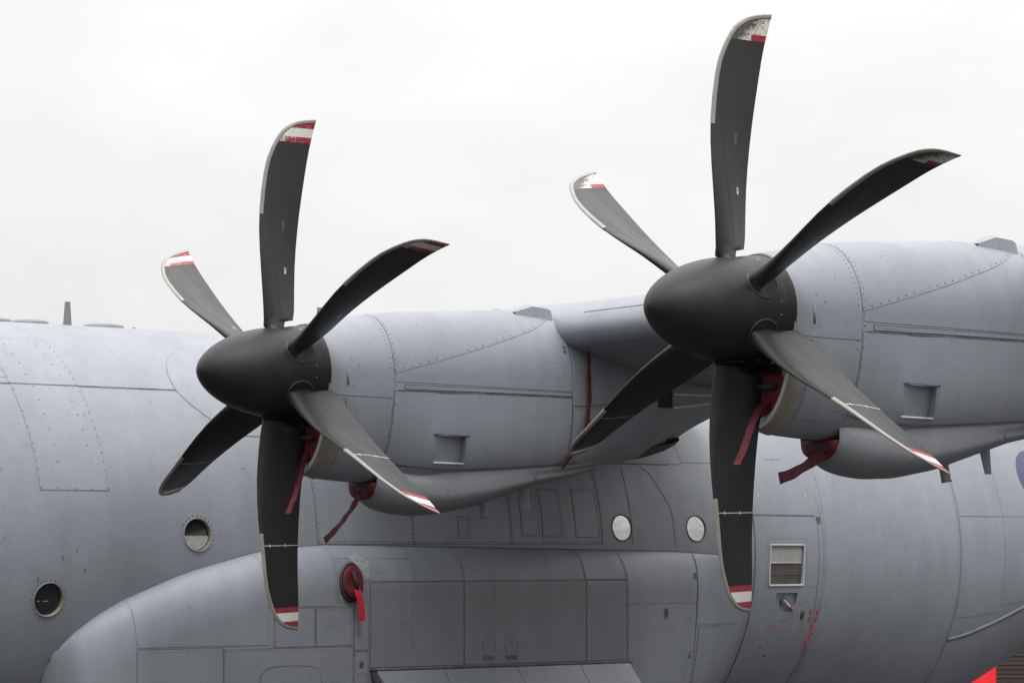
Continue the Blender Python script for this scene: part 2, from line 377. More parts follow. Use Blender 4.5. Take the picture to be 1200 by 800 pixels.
def panel(name, sf, patches, parent, mats=None, h=.003, rim=.005, n=10, m=10, base=0.0, conv=None, rims=None):
    """proud skin panel(s) with a dark sealant line all round (rims: per patch flags for c0,c1,d0,d1)"""
    mats = mats or [PANEL, SEAL]
    V, F, MI, NO = [], [], [], []
    for pi, pt in enumerate(patches if isinstance(patches, list) else [patches]):
        G = coons(*pt, n, m); P = np.zeros((n + 1, m + 1, 3)); Q = np.zeros_like(P)
        for i in range(n + 1):
            for j in range(m + 1):
                u, v = G[i, j]
                if conv: v = conv(u, v)
                P[i, j], Q[i, j] = sf.pn(u, v); P[i, j] += Q[i, j] * base
        k = len(V); T = P + Q * h
        V += T.reshape(-1, 3).tolist(); NO += Q.reshape(-1, 3).tolist(); w = m + 1
        flip = None
        for i in range(n):
            for j in range(m):
                f = [k + i * w + j, k + (i + 1) * w + j, k + (i + 1) * w + j + 1, k + i * w + j + 1]
                if flip is None:
                    nn = np.cross(P[i + 1, j] - P[i, j], P[i, j + 1] - P[i, j]); flip = nn @ Q[i, j] < 0
                F.append(f[::-1] if flip else f); MI.append(0)
        flags = rims[pi] if rims else (1, 1, 1, 1)
        for e, idx in enumerate(([(i, 0) for i in range(n + 1)], [(i, m) for i in range(n + 1)], [(0, j) for j in range(m + 1)], [(n, j) for j in range(m + 1)])):
            if not flags[e]: continue
            k2 = len(V); ln = len(idx)
            for q, (i, j) in enumerate(idx):
                i2, j2 = (i, 1) if e == 0 else (i, m - 1) if e == 1 else (1, j) if e == 2 else (n - 1, j)
                o = P[i, j] - P[i2, j2]; tg = P[idx[min(q + 1, ln - 1)]] - P[idx[max(q - 1, 0)]]
                tg = tg / (np.linalg.norm(tg) + 1e-12); o = o - tg * (o @ tg); o /= np.linalg.norm(o) + 1e-12
                ext = tg * (rim if q == ln - 1 else -rim if q == 0 else 0)
                V.append((T[i, j]).tolist()); V.append((P[i, j] + o * .0012 + Q[i, j] * .001).tolist()); V.append((P[i, j] + o * (rim + .0012) + ext + Q[i, j] * .0008).tolist())
                NO += [Q[i, j].tolist()] * 3
            for q in range(ln - 1):
                a = k2 + 3 * q
                for s_, mi in ((0, 1), (1, 1)):
                    f = [a + s_, a + s_ + 1, a + 3 + s_ + 1, a + 3 + s_]
                    nn = np.cross(np.array(V[f[1]]) - np.array(V[f[0]]), np.array(V[f[3]]) - np.array(V[f[0]]))
                    F.append(f if nn @ np.array(NO[f[0]]) >= 0 else f[::-1]); MI.append(mi)
    return mesh(name, V, F, mats, parent, MI, True, normals=NO)
def decal(name, sf, patches, parent, mt, h=.0015, n=2, m=2, conv=None):
    o = panel(name, sf, patches, parent, [mt], h, 0, n, m, conv=conv, rims=[(0, 0, 0, 0)] * 99)
    if isinstance(patches, list) and len(patches) > 1: o['kind'] = 'stuff'
    return o
def seam(name, sf, lines, parent, mt=None, w=.006, h=.0012, step=.08, conv=None):
    """thin beads of sealant along polylines, one mesh"""
    V, F, NO = [], [], []
    for pts in lines:
        pts = np.array(pts, float); n = max(2, int(sum(np.linalg.norm(sf.S(*a2) - sf.S(*a1)) for a1, a2 in zip(
            [(p[0], conv(*p) if conv else p[1]) for p in pts[:-1]], [(p[0], conv(*p) if conv else p[1]) for p in pts[1:]])) / step))
        G = poly_sample(pts, n); R = [sf.pn(u, conv(u, v) if conv else v) for u, v in G]
        k = len(V)
        for i, (P, q) in enumerate(R):
            tg = R[min(i + 1, n)][0] - R[max(i - 1, 0)][0]; tg /= np.linalg.norm(tg) + 1e-12; o = np.cross(q, tg)
            V += [(P - o * w / 2 + q * h * .4).tolist(), (P + q * h).tolist(), (P + o * w / 2 + q * h * .4).tolist()]; NO += [q.tolist()] * 3
        for i in range(n):
            for s_ in (0, 1):
                a = k + 3 * i + s_; F.append((a, a + 3, a + 4, a + 1))
    o = mesh(name, V, F, mt or SEAL, parent, None, True, normals=NO)
    if len(lines) > 1: o['kind'] = 'stuff'
    return o
def along(pts, n): return [tuple(p) for p in poly_sample(pts, n)]
def rivets(sf, uvs, parent, r=.006, mt=None, h=.0045, conv=None, name='rivets', lift=.0):
    V, F = [], []
    for u, v in uvs:
        P, q = sf.pn(u, conv(u, v) if conv else v); P = P + q * lift
        a = np.cross(q, (1, 0, 0)); a = np.cross(q, (0, 1, 0)) if np.linalg.norm(a) < .3 else a; a /= np.linalg.norm(a); b = np.cross(q, a)
        k = len(V); rr = r * random.uniform(.8, 1.2)
        V += [(P + rr * (a * math.cos(t) + b * math.sin(t))).tolist() for t in np.linspace(0, 2 * math.pi, 7)[:-1]] + [(P + q * h).tolist()]
        F += [(k + i, k + (i + 1) % 6, k + 6) for i in range(6)]
    o = mesh(name, V, F, mt or RIVET, parent, None, False); o['kind'] = 'stuff'
    return o
def frame_at(sf, u, v):
    P, n = sf.pn(u, v); ex = np.array([1., 0, 0]); ex -= n * (ex @ n); ex /= np.linalg.norm(ex); ey = np.cross(n, ex)
    if ey[2] < 0: ey = -ey
    return P, ex, ey, n
def ring_pts(P, ex, ey, rx, ry, n, off=0, nn=None):
    return [P + ex * rx * math.cos(t) + ey * ry * math.sin(t) + (nn * off if nn is not None else 0) for t in np.linspace(0, 2 * math.pi, n + 1)[:-1]]
def ribbon(name, pts, w, wdir, mt, parent, thick=.006, twist=0.0):
    """flat webbing strap along pts, soft-sampled, with real thickness"""
    pts = np.array(pts, float); d = np.r_[0, np.cumsum(np.linalg.norm(np.diff(pts, axis=0), axis=1))]; n = max(6, int(d[-1] / .03))
    s = np.linspace(0, d[-1], n + 1)
    Q = np.stack([np.interp(s, d, pts[:, i]) for i in range(3)], -1)
    for _ in range(3): Q[1:-1] = (Q[:-2] + 2 * Q[1:-1] + Q[2:]) / 4
    rows = []
    for i in range(n + 1):
        tg = Q[min(i + 1, n)] - Q[max(i - 1, 0)]; tg /= np.linalg.norm(tg)
        o = np.array(wdir, float); o -= tg * (o @ tg); o /= np.linalg.norm(o); u = np.cross(tg, o)
        a = twist * math.sin(i / n * 3.0) + .12 * math.sin(i * 1.1); o, u = o * math.cos(a) + u * math.sin(a), u * math.cos(a) - o * math.sin(a)
        rows.append([Q[i] - o * w / 2 - u * thick / 2, Q[i] + o * w / 2 - u * thick / 2, Q[i] + o * w / 2 + u * thick / 2, Q[i] - o * w / 2 + u * thick / 2])
    V, F = rows_to_grid(rows, True, True)
    return mesh(name, V, F, mt, parent, None, True, zi=False, sharp=40)

# ================================================================== SETTING
gme = MB(); S_ = 3000
gme.add([(-S_, -S_, 0), (S_, -S_, 0), (S_, S_, 0), (-S_, S_, 0)], [(0, 1, 2, 3)])
APRON = noisy("apron_asphalt", (0.032, 0.032, 0.032), (0.05, 0.049, 0.048), (.35, .35, .35), detail=9.0, rough=0.85, bump=0.2, bscale=18)
ground = gme.build('ground', APRON, None, zi=False); ground['kind'] = 'structure'

# ================================================================== AIRCRAFT
AC = thing('transport_aircraft', 'large grey four-blade-pair military turboprop transport parked with two propellers facing the camera', 'airplane')
AC['label'] = 'large grey high-winged transport aircraft with two black six-bladed propellers'

# ---- fuselage
xs = sorted(set(np.round(np.r_[np.linspace(-9.8, -3.5, 26), np.arange(-3.5, 11.3, .2), np.arange(11.3, 21.01, .3)], 3)))
ths = np.linspace(-180, 180, 145)[:-1]
def fus_full(x, th):
    if th > 90: p = fus(x, 180 - th); return np.array([p[0], -p[1], p[2]])
    if th < -90: p = fus(x, -180 - th); return np.array([p[0], -p[1], p[2]])
    return fus(x, th)
V, F = rows_to_grid([[fus_full(x, t) for t in ths] for x in xs], True, True)
fuselage = mesh('fuselage', V, F, [SKIN, PRIMER, VOID], AC)
recalc(fuselage)
WIN = [(0.79, 4.7, .142, 'dark'), (-0.73, -10.2, .142, 'dark'), (5.9, 6.9, .128, 'mirror'), (6.92, 6.8, .128, 'mirror')]
cutters = []
def disc_cutter(P, ex, ey, n, rx, ry, depth, up=.05, k=32):
    a = ring_pts(P, ex, ey, rx, ry, k, up, n); b = ring_pts(P, ex, ey, rx, ry, k, -depth, n)
    return rows_to_grid([a, b], True, True)
for x, th, r, kd in WIN: cutters.append(disc_cutter(*[f for f in (lambda q: (q[0], q[1], q[2], q[3]))(frame_at(FUS, x, th))], r, r, .06))
def box_cutter(sf, u0, u1, v0, v1, depth, up=.05, grow=0, conv=None):
    """rect pocket following the surface"""
    n = 6; A, B = [], []
    ring = [(u0 - grow, v) for v in np.linspace(v0, v1, n)] + [(u, v1) for u in np.linspace(u0 - grow, u1 + grow, n)][1:] + [(u1 + grow, v) for v in np.linspace(v1, v0, n)][1:] + [(u, v0) for u in np.linspace(u1 + grow, u0 - grow, n)][1:-1]
    P0, n0 = sf.pn((u0 + u1) / 2, (v0 + v1) / 2)
    for u, v in ring:
        P, _ = sf.pn(u, v); A.append(P + n0 * up); B.append(P - n0 * depth)
    return rows_to_grid([A, B], True, True)
DWIN = (7.97, 8.46, -8.6, 2.2)
cutters.append(box_cutter(FUS, DWIN[0] - .004, DWIN[1] + .004, DWIN[2] - .1, DWIN[3] + .1, .09))
# handle pocket: D shape, flat top, round bottom
def dpocket(grow, depth, up=.05):
    P, ex, ey, n = frame_at(FUS, 8.25, -13.6); o = []
    for t in np.linspace(0, math.pi, 13): o.append(P - ex * (.155 + grow) * math.cos(t) - ey * ((.135 + grow) * math.sin(t) - .02))
    o += [P + ex * (.155 + grow) + ey * (.1 + grow), P - ex * (.155 + grow) + ey * (.1 + grow)]
    return rows_to_grid([[p + n * up for p in o], [p - n * depth for p in o]], True, True)
cutters.append(dpocket(.003, .07))
cut(fuselage, cutters)

# round windows: frame > pane, blind, bolts
for x, th, r, kd in WIN:
    P, ex, ey, n = frame_at(FUS, x, th); k = 40
    rows = [ring_pts(P, ex, ey, r + e, r + e, k, o_, n) for e, o_ in ((.0, -.045), (.0, .003), (.003, .005), (.009, .005), (.011, .001), (.011, -.012))]
    V, F = rows_to_grid(rows, True)
    w = mesh('cabin_window', V, F, [PRIMER, PANEL if kd == 'dark' else SEAL], AC, [0] * k + [1] * (len(F) - k), sharp=40); recalc(w)
    if kd == 'mirror':
        w['label'] = 'round window with bright silvery pane'
        rr = [ring_pts(P, ex, ey, r * f, r * f, k, -.006 - .012 * (1 - f * f) * -.4, n) for f in (.97, .8, .5, .2, .01)]
        V, F = rows_to_grid(rr, True); o = mesh('pane', V, F, MIRROR, w); recalc(o)
    else:
        w['label'] = 'round window with dark pane and yellowish inner rim' if x < 0 else 'round window dark above and pale below'
        V = ring_pts(P, ex, ey, r * .995, r * .995, k, -.035, n); mesh('pane', V, [tuple(range(k))], GLASS, w, smooth=False)
        if x > 0:
            a = np.linspace(math.pi + .05, 2 * math.pi - .05, 20); o_ = [P + ex * r * .93 * math.cos(t) + ey * (r * .93 * math.sin(t)) - n * .03 for t in a]
            V = o_ + [p - n * .004 for p in o_]; q = len(o_)
            mesh('blind', V, [tuple(range(q))[::-1], tuple(range(q, 2 * q))] + [(i, (i + 1) % q, q + (i + 1) % q, q + i) for i in range(q)], BLIND, w, smooth=False)
        else:
            for dx, ln in ((-.085, .03), (-.01, .05)):
                mb = MB(); mb.box(P + ex * dx - ey * .02 - n * .031, (ln, .004, .009)); mb.build('inner_latch', LIP, w)
        R_ = []
        V, F = [], []
        for t in np.linspace(0, 2 * math.pi, 25)[:-1]:
            c = P + (ex * math.cos(t) + ey * math.sin(t)) * (r + .030); kk = len(V)
            V += [c + (ex * math.cos(s) + ey * math.sin(s)) * .0078 for s in np.linspace(0, 2 * math.pi, 7)[:-1]] + [c + n * .006]
            F += [(kk + i, kk + (i + 1) % 6, kk + 6) for i in range(6)]
        o = mesh('bolts', V, F, RIVET, w, smooth=False); o['kind'] = 'stuff'

# ---- fuselage skin panels, seams, rivets
def fpanel(p, name='skin_panel', n=10, m=10, **k): return panel(name, FUS, p, fuselage, n=n, m=m, **k)
THIN = [PANEL, SOFTSEAL]
ice = fpanel(rect(-.80, -.10, 15.1, 64), 'ice_shield_panel', 8, 18, mats=THIN, rim=.004)
seam('shield_edge', FUS, [[(-.80, 15.0), (-.10, 15.0)]], fuselage, w=.008, h=.004)
uv = along([(-.79, 15.6), (-.79, 64)], 22) + along([(-.11, 15.6), (-.11, 64)], 22) + along([(-.79, 15.4), (-.11, 15.4)], 4) + along([(-.79, 63.3), (-.11, 63.3)], 8)
uv += along([(-.58, 22), (-.58, 60)], 9) + along([(-.24, 22), (-.24, 60)], 9)
rivets(FUS, uv, fuselage, r=.0082, lift=.003, h=.003)
o = seam('lap_strip', FUS, [[(-4, 44.1), (.945, 43.8)]], fuselage, w=.016, h=.008)
o = seam('lap_strip', FUS, [[(-4, 46.1), (-.1, 46.0)]], fuselage, mt=SOFTSEAL, w=.006, h=.003)
fillet = ([(1.35, 30), (3.6, 30)], [(1.9, 72), (3.6, 72)], [(1.35, 30), (1.13, 35.9), (1.0, 40), (.94, 44), (.945, 49), (1.06, 55.5), (1.28, 61), (1.55, 66.5), (1.9, 72)], [(3.6, 30), (3.6, 72)])
panel('wing_root_fillet', FUS, fillet, fuselage, THIN, h=.006, rim=.005, n=14, m=26)
rivets(FUS, [(1.02, 44.8), (1.10, 44.5), (1.05, 46.3), (1.12, 45.8), (.98, 43.9)], fuselage, r=.0055, lift=.006, h=.003)
# strakes of skin below the wing
for (a, b) in ((2.115, 3.235), (3.245, 4.435)):
    fpanel(rect(a, b, 2.6, 28), n=8, m=10)
fpanel(rect(4.445, 5.61, 2.6, 24.5), n=8, m=10)
for (a, b, c, d, lab) in ((4.85, 5.10, 4.6, 17, 1), (4.585, 4.80, 4.8, 15.2, 1), (5.28, 5.57, 4.4, 16.9, 0), (3.79, 3.92, 4.1, 9.3, 1)):
    fpanel(rect(a, b, c, d), 'access_panel', 4, 6, h=.003, rim=.007, base=.003)
    cc_ = along([(a + .02, c + .6), (a + .02, d - .6), (b - .02, d - .6), (b - .02, c + .6), (a + .02, c + .6)], 18 if lab else 10)
    rivets(FUS, cc_, fuselage, r=.006, lift=.006, h=.002)
uv = along([(2.13, 3.1), (5.6, 3.1)], 96) + along([(2.135, 3), (2.135, 22)], 17) + along([(3.22, 3), (3.22, 20)], 16) + along([(4.46, 3), (4.46, 20)], 20) + along([(5.59, 3), (5.59, 24)], 26) + along([(3.26, 3), (3.26, 20)], 8) + along([(4.42, 3), (4.42, 20)], 8)
rivets(FUS, uv, fuselage, r=.0076, lift=.003, h=.003)
# skin aft of the wheel bay
seam('frame_seam', FUS, [[(5.63, 2.2), (5.63, 24.7)], [(5.63, 24.7), (6.70, 24.7)]], fuselage, w=.008, h=.003)
fpanel(rect(5.63, 6.885, 25.0, 36), n=8, m=8)
fpanel(rect(6.895, 7.70, 25.6, 36), n=8, m=8, mats=THIN)
seam('frame_seam', FUS, [[(6.03, 2.4), (6.03, 24)], [(6.62, 2.2), (6.60, 12), (6.40, 22), (6.3, 24)]], fuselage, w=.007, h=.004)
rivets(FUS, along([(5.7, 25.6), (6.7, 25.6)], 20) + along([(6.86, 25.4), (6.86, 35)], 12), fuselage, r=.0066, lift=.003, h=.003)
# aft fuselage
panel('skin_panel', FUS, rect(8.80, 10.90, -44, 34), fuselage, THIN, h=.002, rim=.003, n=10, m=24)
seam('frame_seam', FUS, [[(10.93, 36), (10.93, -44)]], fuselage, w=.008, h=.003)
for a, b, lo, hi in ((10.95, 11.68, 11.0, 40), (11.69, 12.5, 11.0, 40), (10.95, 11.68, -19, 10.7), (11.69, 12.5, -17, 10.7)):
    panel('skin_panel', FUS, rect(a, b, lo, hi), fuselage, THIN, h=.002, rim=.0025, n=6, m=14)
seam('lap_strip', FUS, [[(10.96, 10.85), (11.69, 10.9)]], fuselage, w=.007, h=.004)
seam('frame_seam', FUS, [[(11.14, 40), (11.12, 11)], [(11.42, 40), (11.42, 11)]], fuselage, mt=SOFTSEAL, w=.004, h=.0025)
rivets(FUS, along([(11.27, 40), (11.27, -15)], 60) + along([(11.55, 40), (11.55, 12)], 30) + along([(10.90, 30), (10.90, -40)], 50), fuselage, r=.0035, lift=.002, h=.002, mt=SEAL)
# chine along the swept-up tail
rows = []
for i, (x, th) in enumerate(along([(10.95, -25.8), (11.6, -22.8), (12.13, -19.6), (13, -14.5), (15, -4)], 30)):
    P, n = FUS.pn(x, th); t_ = np.array([0, 0, 1.]); e = .003 + .006 * min(i / 8, 1)
    rows.append([P + t_ * .03 - n * .01, P + n * e * .6 + t_ * .018, P + n * e, P + n * e * .4 - t_ * .02, P - t_ * .03 - n * .01])
V, F = rows_to_grid(rows); o = mesh('ramp_chine', V, F, SKIN, fuselage); recalc(o)
seam('ramp_seam', FUS, [[(10.95, -26.8), (11.6, -23.9), (12.13, -21.0), (13, -16)]], fuselage, w=.012, h=.003)
# small stencil marks and stains
decal('stencil', FUS, [rect(8.12 + .03 * i, 8.12 + .03 * i + w_, 27.0, 27.4) for i, w_ in enumerate((.008, .02, .012, .024, .022, .02, .024, .018))], fuselage, GREYMARK)
decal('yellow_marker', FUS, [quad((7.855, 15.9), (7.90, 15.9), (7.88, 16.9), (7.87, 16.9)), quad((8.56, 15.8), (8.60, 15.8), (8.585, 16.8), (8.575, 16.8))], fuselage, YELLOW)
st = []
for q in range(26):
    x, th = random.uniform(-.9, 1.2), random.uniform(-12, 16); s_ = random.uniform(.006, .014)
    st.append(rect(x, x + s_ * .8, th, th + s_ * random.uniform(25, 60)))
decal('stain', FUS, st[:14], fuselage, SOFTSEAL, n=1, m=1)
decal('stain', FUS, [rect(-.62, -.605, -1.2, -.2), rect(-.48, -.468, .4, 1.2), rect(-.86, -.845, -6, -4.9), rect(-.4, -.38, -4, -3.2), rect(1.7, 1.72, 13.6, 13.8), rect(1.35, 1.4, 21.1, 21.3), rect(10.0, 10.012, -9, -8.7), rect(9.2, 9.22, -6, -5.6), rect(10.2, 10.22, 2, 2.4)], fuselage, SEAL, n=1, m=1)
# roundel at the right edge of the frame
Pc, n = FUS.pn(12.44, 23.5)
def disc_on(sf, u0, v0, r, h, name, mt, par):
    V, NO = [], []; R0 = RF * D2R; rings = (0, .35, .7, 1)
    for f in rings:
        for t in np.linspace(0, 2 * math.pi, 41)[:-1]:
            P, q = sf.pn(u0 + f * r * math.cos(t), v0 + f * r * math.sin(t) / R0); V.append(P + q * h); NO.append(q)
    F = [(i * 40 + k, i * 40 + (k + 1) % 40, (i + 1) * 40 + (k + 1) % 40, (i + 1) * 40 + k) for i in range(3) for k in range(40)]
    return mesh(name, V, F, mt, par, normals=NO)
rd = disc_on(FUS, 12.49, 23.5, .35, .003, 'roundel', BLUE, AC); disc_on(FUS, 12.49, 23.5, .17, .0055, 'roundel_centre', PINK, rd)

# ---- antennas on the spine
def fin_part(name, base, top, thick, mt, par, sharp=None):
    """base/top: (x0,x1,z) in plane y; tapered fin with rounded edges"""
    rows = []
    for (x0, x1, z, y, f) in (base, ((base[0] + top[0]) / 2, (base[1] + top[1]) / 2, (base[2] + top[2]) / 2, (base[3] + top[3]) / 2, (base[4] + top[4]) / 2), top):
        rows.append([(((x0 + x1) / 2 + (x1 - x0) / 2 * math.cos(t)), y + thick * f / 2 * math.sin(t), z) for t in np.linspace(0, 2 * math.pi, 17)[:-1]])
    V, F = rows_to_grid(rows, True, True); o = mesh(name, V, F, mt, par, sharp=45); recalc(o); return o
ANT = mat('antenna_grey', (0.13, 0.135, 0.145), 0.5)
fin_part('blade_antenna', (.70, .80, .69, 0, 1), (.72, .78, .935, 0, .5), .035, ANT, AC)
fin_part('blade_antenna', (3.66, 3.78, .70, 0, 1), (3.69, 3.77, 1.03, 0, .5), .035, ANT, AC)
for x0, x1 in ((-.30, .12), (.15, .52), (.94, 1.36)):
    rows = [[((x0 + x1) / 2 + (x1 - x0) / 2 * f * math.cos(t), .17 * f * math.sin(t), z) for t in np.linspace(0, 2 * math.pi, 25)[:-1]] for f, z in ((1, .68), (1, .716), (.9, .732), (.55, .744), (.02, .748))]
    V, F = rows_to_grid(rows, True); o = mesh('dome_antenna', V, F, ANT, AC); recalc(o)
rows = [[(1.50 + .015 * math.cos(t), .015 * math.sin(t), z) for t in np.linspace(0, 2 * math.pi, 9)[:-1]] for z in (.69, .725)]
V, F = rows_to_grid(rows, True, True); mesh('small_stud', V, F, ANT, AC)

# ---- rear side door
DX0, DX1, DT0, DT1 = 7.755, 8.685, -46, 10.35
hp = (8.09, 8.41)
def solid_panel(name, sf, u0, u1, v0, v1, top, bot, parent, mats, n, m):
    G = coons(*rect(u0, u1, v0, v1), n, m); A = np.zeros((n + 1, m + 1, 3)); B = A.copy()
    for i in range(n + 1):
        for j in range(m + 1):
            P, q = sf.pn(*G[i, j]); A[i, j] = P + q * top; B[i, j] = P + q * bot
    w = m + 1; K = (n + 1) * w; V = np.concatenate([A.reshape(-1, 3), B.reshape(-1, 3)]); F = []
    for i in range(n):
        for j in range(m):
            f = (i * w + j, (i + 1) * w + j, (i + 1) * w + j + 1, i * w + j + 1); F += [f, tuple(x + K for x in f)[::-1]]
    for i in range(n): F += [(i * w, (i + 1) * w, (i + 1) * w + K, i * w + K)[::-1], (i * w + m, (i + 1) * w + m, (i + 1) * w + m + K, i * w + m + K)]
    for j in range(m): F += [(j, j + 1, j + 1 + K, j + K), (n * w + j, n * w + j + 1, n * w + j + 1 + K, n * w + j + K)[::-1]]
    o = mesh(name, V, F, mats, parent); recalc(o); return o
door = solid_panel('side_door', FUS, DX0, DX1, DT0, DT1, .004, -.03, AC, [PANEL, SKIN], 16, 30)
door['label'] = 'grey side door with a square window and red corner marks'
cut(door, [box_cutter(FUS, DWIN[0], DWIN[1], DWIN[2], DWIN[3], .3), dpocket(0, .3)])
seam('door_seal', FUS, [[(DX0 - .008, DT1 + .2), (DX1 - .02, DT1 + .1)]], door, w=.028, h=.006)
seam('door_seal', FUS, [[(DX1 - .03, DT1 + .05), (DX1 + .006, DT1 - 1.0), (DX1 + .012, -46)], [(DX0 - .008, DT1), (DX0 - .008, -46)]], door, w=.016, h=.0045)
seam('door_frame', FUS, [[(8.72, 16), (8.755, 10), (8.75, 8)], [(8.765, 8), (8.755, -46)], [(7.70, 10), (7.685, -14)]], door, mt=SOFTSEAL, w=.006, h=.003)
mb = MB()
P, n = FUS.pn(8.71, 9.3); mb.box(P + n * .004, (.05, .012, .07)); mb.build('door_corner_latch', SEAL, door)
# door window: pale frame, glass, blind
P, ex, ey, n = frame_at(FUS, (DWIN[0] + DWIN[1]) / 2, (DWIN[2] + DWIN[3]) / 2)
hx = (DWIN[1] - DWIN[0]) / 2; hy = (DWIN[3] - DWIN[2]) / 2 * D2R * RF
def rrect(P, ex, ey, hx, hy, r, off, n, k=5):
    o = []
    for cx, cy, a0 in ((hx - r, hy - r, 0), (-hx + r, hy - r, 90), (-hx + r, -hy + r, 180), (hx - r, -hy + r, 270)):
        for t in np.linspace(a0, a0 + 90, k): o.append(P + ex * (cx + r * math.cos(t * D2R)) + ey * (cy + r * math.sin(t * D2R)) + n * off)
    return o
rows = [rrect(P, ex, ey, hx + e, hy + e, .012, o_, n) for e, o_ in ((-.002, -.03), (-.002, .006), (.003, .008), (.012, .008), (.015, .004), (.015, -.01))]
V, F = rows_to_grid(rows, True); dw = mesh('door_window', V, F, [FRAME, FRAME], door, sharp=40); recalc(dw)
V = rrect(P, ex, ey, hx, hy, .012, -.027, n); V2 = [v for v in V]
mesh('door_window_pane', V, [tuple(range(len(V)))], noisy('dusty_glass', (.035, .034, .033), (.06, .057, .054), (5, 5, 12), rough=.12), door, smooth=False)
mb = MB()
R3 = np.stack([ex, n, ey], 1)
mb.box(P + ey * (hy * .56) - n * .022, (2 * hx * .97, .006, hy * .82), 0, R3); mb.build('window_blind', BLIND, door)
mb = MB(); mb.box(P + ey * (hy * .12) - n * .021, (2 * hx * .96, .008, .012), 0, R3); mb.box(P - ey * (hy * .38) - n * .0245, (2 * hx * .94, .004, .055), 1, R3)
mb.build('window_bar', [FRAME, mat('brown_interior_trim', (0.05, 0.035, 0.03), .6)], door)
seam('window_doubler', FUS, [[(7.905, -10.5), (7.905, 4.2), (8.515, 4.2), (8.53, -10.6)], [(8.53, -9.3), (8.67, -9.3)]], door, mt=SOFTSEAL, w=.005, h=.0055)
rivets(FUS, along([(7.93, -10), (7.93, 3.4)], 18) + along([(8.50, -10), (8.50, 3.4)], 18) + along([(7.95, 3.0), (8.48, 3.0)], 12), door, r=.0048, lift=.004, h=.002)
# handle in its dished pocket
P, ex, ey, n = frame_at(FUS, 8.25, -13.6)
V = [p for p in (lambda q: q)(dpocket(.001, .027, -.027)[0])][:15]
mesh('handle_dish', V, [tuple(range(15))], SKIN, door, smooth=False)
mb = MB(); mb.tube([P - n * .026 - ex * .02 + ey * .01, P + n * .0 - ex * .02 + ey * .01], .042, 14, 0); mb.tube([P - ex * .03 + ey * .02 - n * .002, P + ex * .10 - ey * .075 + n * .004], .014, 8, 1)
mb.tube([P + ex * .06 - ey * .045 + n * .0, P + ex * .115 - ey * .085 + n * .005], .016, 8, 2)
mb.build('door_handle', [mat('handle_grey', (.12, .12, .125), .4, .4), SILVER, REDPAINT], door, smooth=True, sharp=40)
P, ex, ey, n = frame_at(FUS, 8.53, -17.1)
rows = [ring_pts(P, ex + ey * .25, ey, .026 * f, .055 * f, 16, o_, n) for f, o_ in ((1, .003), (1, .012), (.6, .02), (.02, .022))]
V, F = rows_to_grid(rows, True); o = mesh('door_latch', V, F, RIVET, door); recalc(o)
# exit marks round the door edge: red pairs, then faded ones
def mk(lst, mt, h=.0065): decal('exit_mark', FUS, [quad((x, t), (x + w_, t), (x + w_ + .004, t + hh), (x + .004, t + hh)) for x, t, w_, hh in lst], door, mt, h=h)
ctr = lambda L_: [(x - .017, t - .65, .034, 1.3) for x, t in L_]
mk(ctr([(8.645, -16.4), (8.752, -16.5), (8.645, -18.6), (8.748, -18.6)]), REDPAINT)
mk(ctr([(8.742, -20.4), (8.742, -22.2), (8.672, -22.6), (8.742, -24.0), (8.665, -24.6), (8.705, -25.4), (8.66, -26.8), (8.735, -26.4)]), PINKPAINT)
mk(ctr([(8.745, -28.4), (8.74, -30.3), (8.745, -32.3), (8.70, -34.0), (8.744, -35.6), (8.66, -36.2)]), GREYMARK)
mk([(8.06, -20.6, .13, .22), (8.05, -21.5, .17, .22), (8.06, -22.4, .06, .2), (8.24, -21.5, .05, .2)], PINKPAINT, .0055)
seam('door_dish_mark', FUS, [[(8.44, -14.2), (8.52, -14.3)], [(8.43, -15.6), (8.38, -18), (8.28, -19.0), (8.2, -19.1)]], door, w=.010, h=.0055)
decal('stain', FUS, [rect(8.02, 8.05, -27, -26.4), rect(8.13, 8.16, -30, -29.2), rect(7.84, 7.9, -31, -30.7), rect(8.2, 8.21, -33.5, -33)], door, SEAL, h=.0055, n=1, m=1)

# ---- wheel fairing (sponson)
xs = np.r_[-.645, -.64, -.62, -.59, np.linspace(-.55, 0, 14), np.linspace(.06, 7.0, 60), np.linspace(7.1, 7.66, 7)]
vs = np.r_[np.linspace(0, 1, 14), np.linspace(1.08, 3.2, 34)]
rows = [[spo(x, v) for v in vs] for x in xs]
V, F = rows_to_grid(rows); fairing = mesh('wheel_fairing', V, F, SKIN, AC); recalc(fairing)
def flip_out(o):
    me = o.data; s = sum(p.normal.y * p.area for p in me.polygons)
    if s > 0: me.flip_normals()
flip_out(fairing)
seam('fairing_seal', SPO, [[(x, .03) for x in np.r_[np.linspace(-.63, 0, 40), np.linspace(.05, 7.6, 60)]]], fairing, w=.02, h=.006, mt=SEAL)
def sp(name, x0, x1, z0, z1, n=6, m=8, mats=None, rim=.005, h=.003):
    """panel on the fairing; z None = up to the fuselage joint"""
    a = lambda x: (z0 if z0 is not None else spo_par(x)[0] - .012)
    X = np.linspace(x0, x1, 5)
    pt = ([(x, a(x)) for x in X], [(x, z1) for x in X], [(x0, a(x0)), (x0, a(x0) - .02), (x0, (a(x0) + z1) / 2), (x0, z1)], [(x1, a(x1)), (x1, a(x1) - .02), (x1, (a(x1) + z1) / 2), (x1, z1)])
    conv2 = [(lambda P: [(u, sv(u, v)) for u, v in P])(e) for e in pt]
    return panel(name, SPO, tuple(conv2), fairing, mats or [PANEL, SEAL], h=h, rim=rim, n=n, m=m)
sp('skin_panel', .03, 1.33, None, -2.26, 12, 14, THIN)
sp('skin_panel', .03, .86, -2.28, -2.85, 6, 6)
sp('skin_panel', .875, 2.30, -2.30, -2.85, 8, 6)
sp('skin_panel', 1.35, 2.10, None, -1.92, 6, 12, THIN, .004)
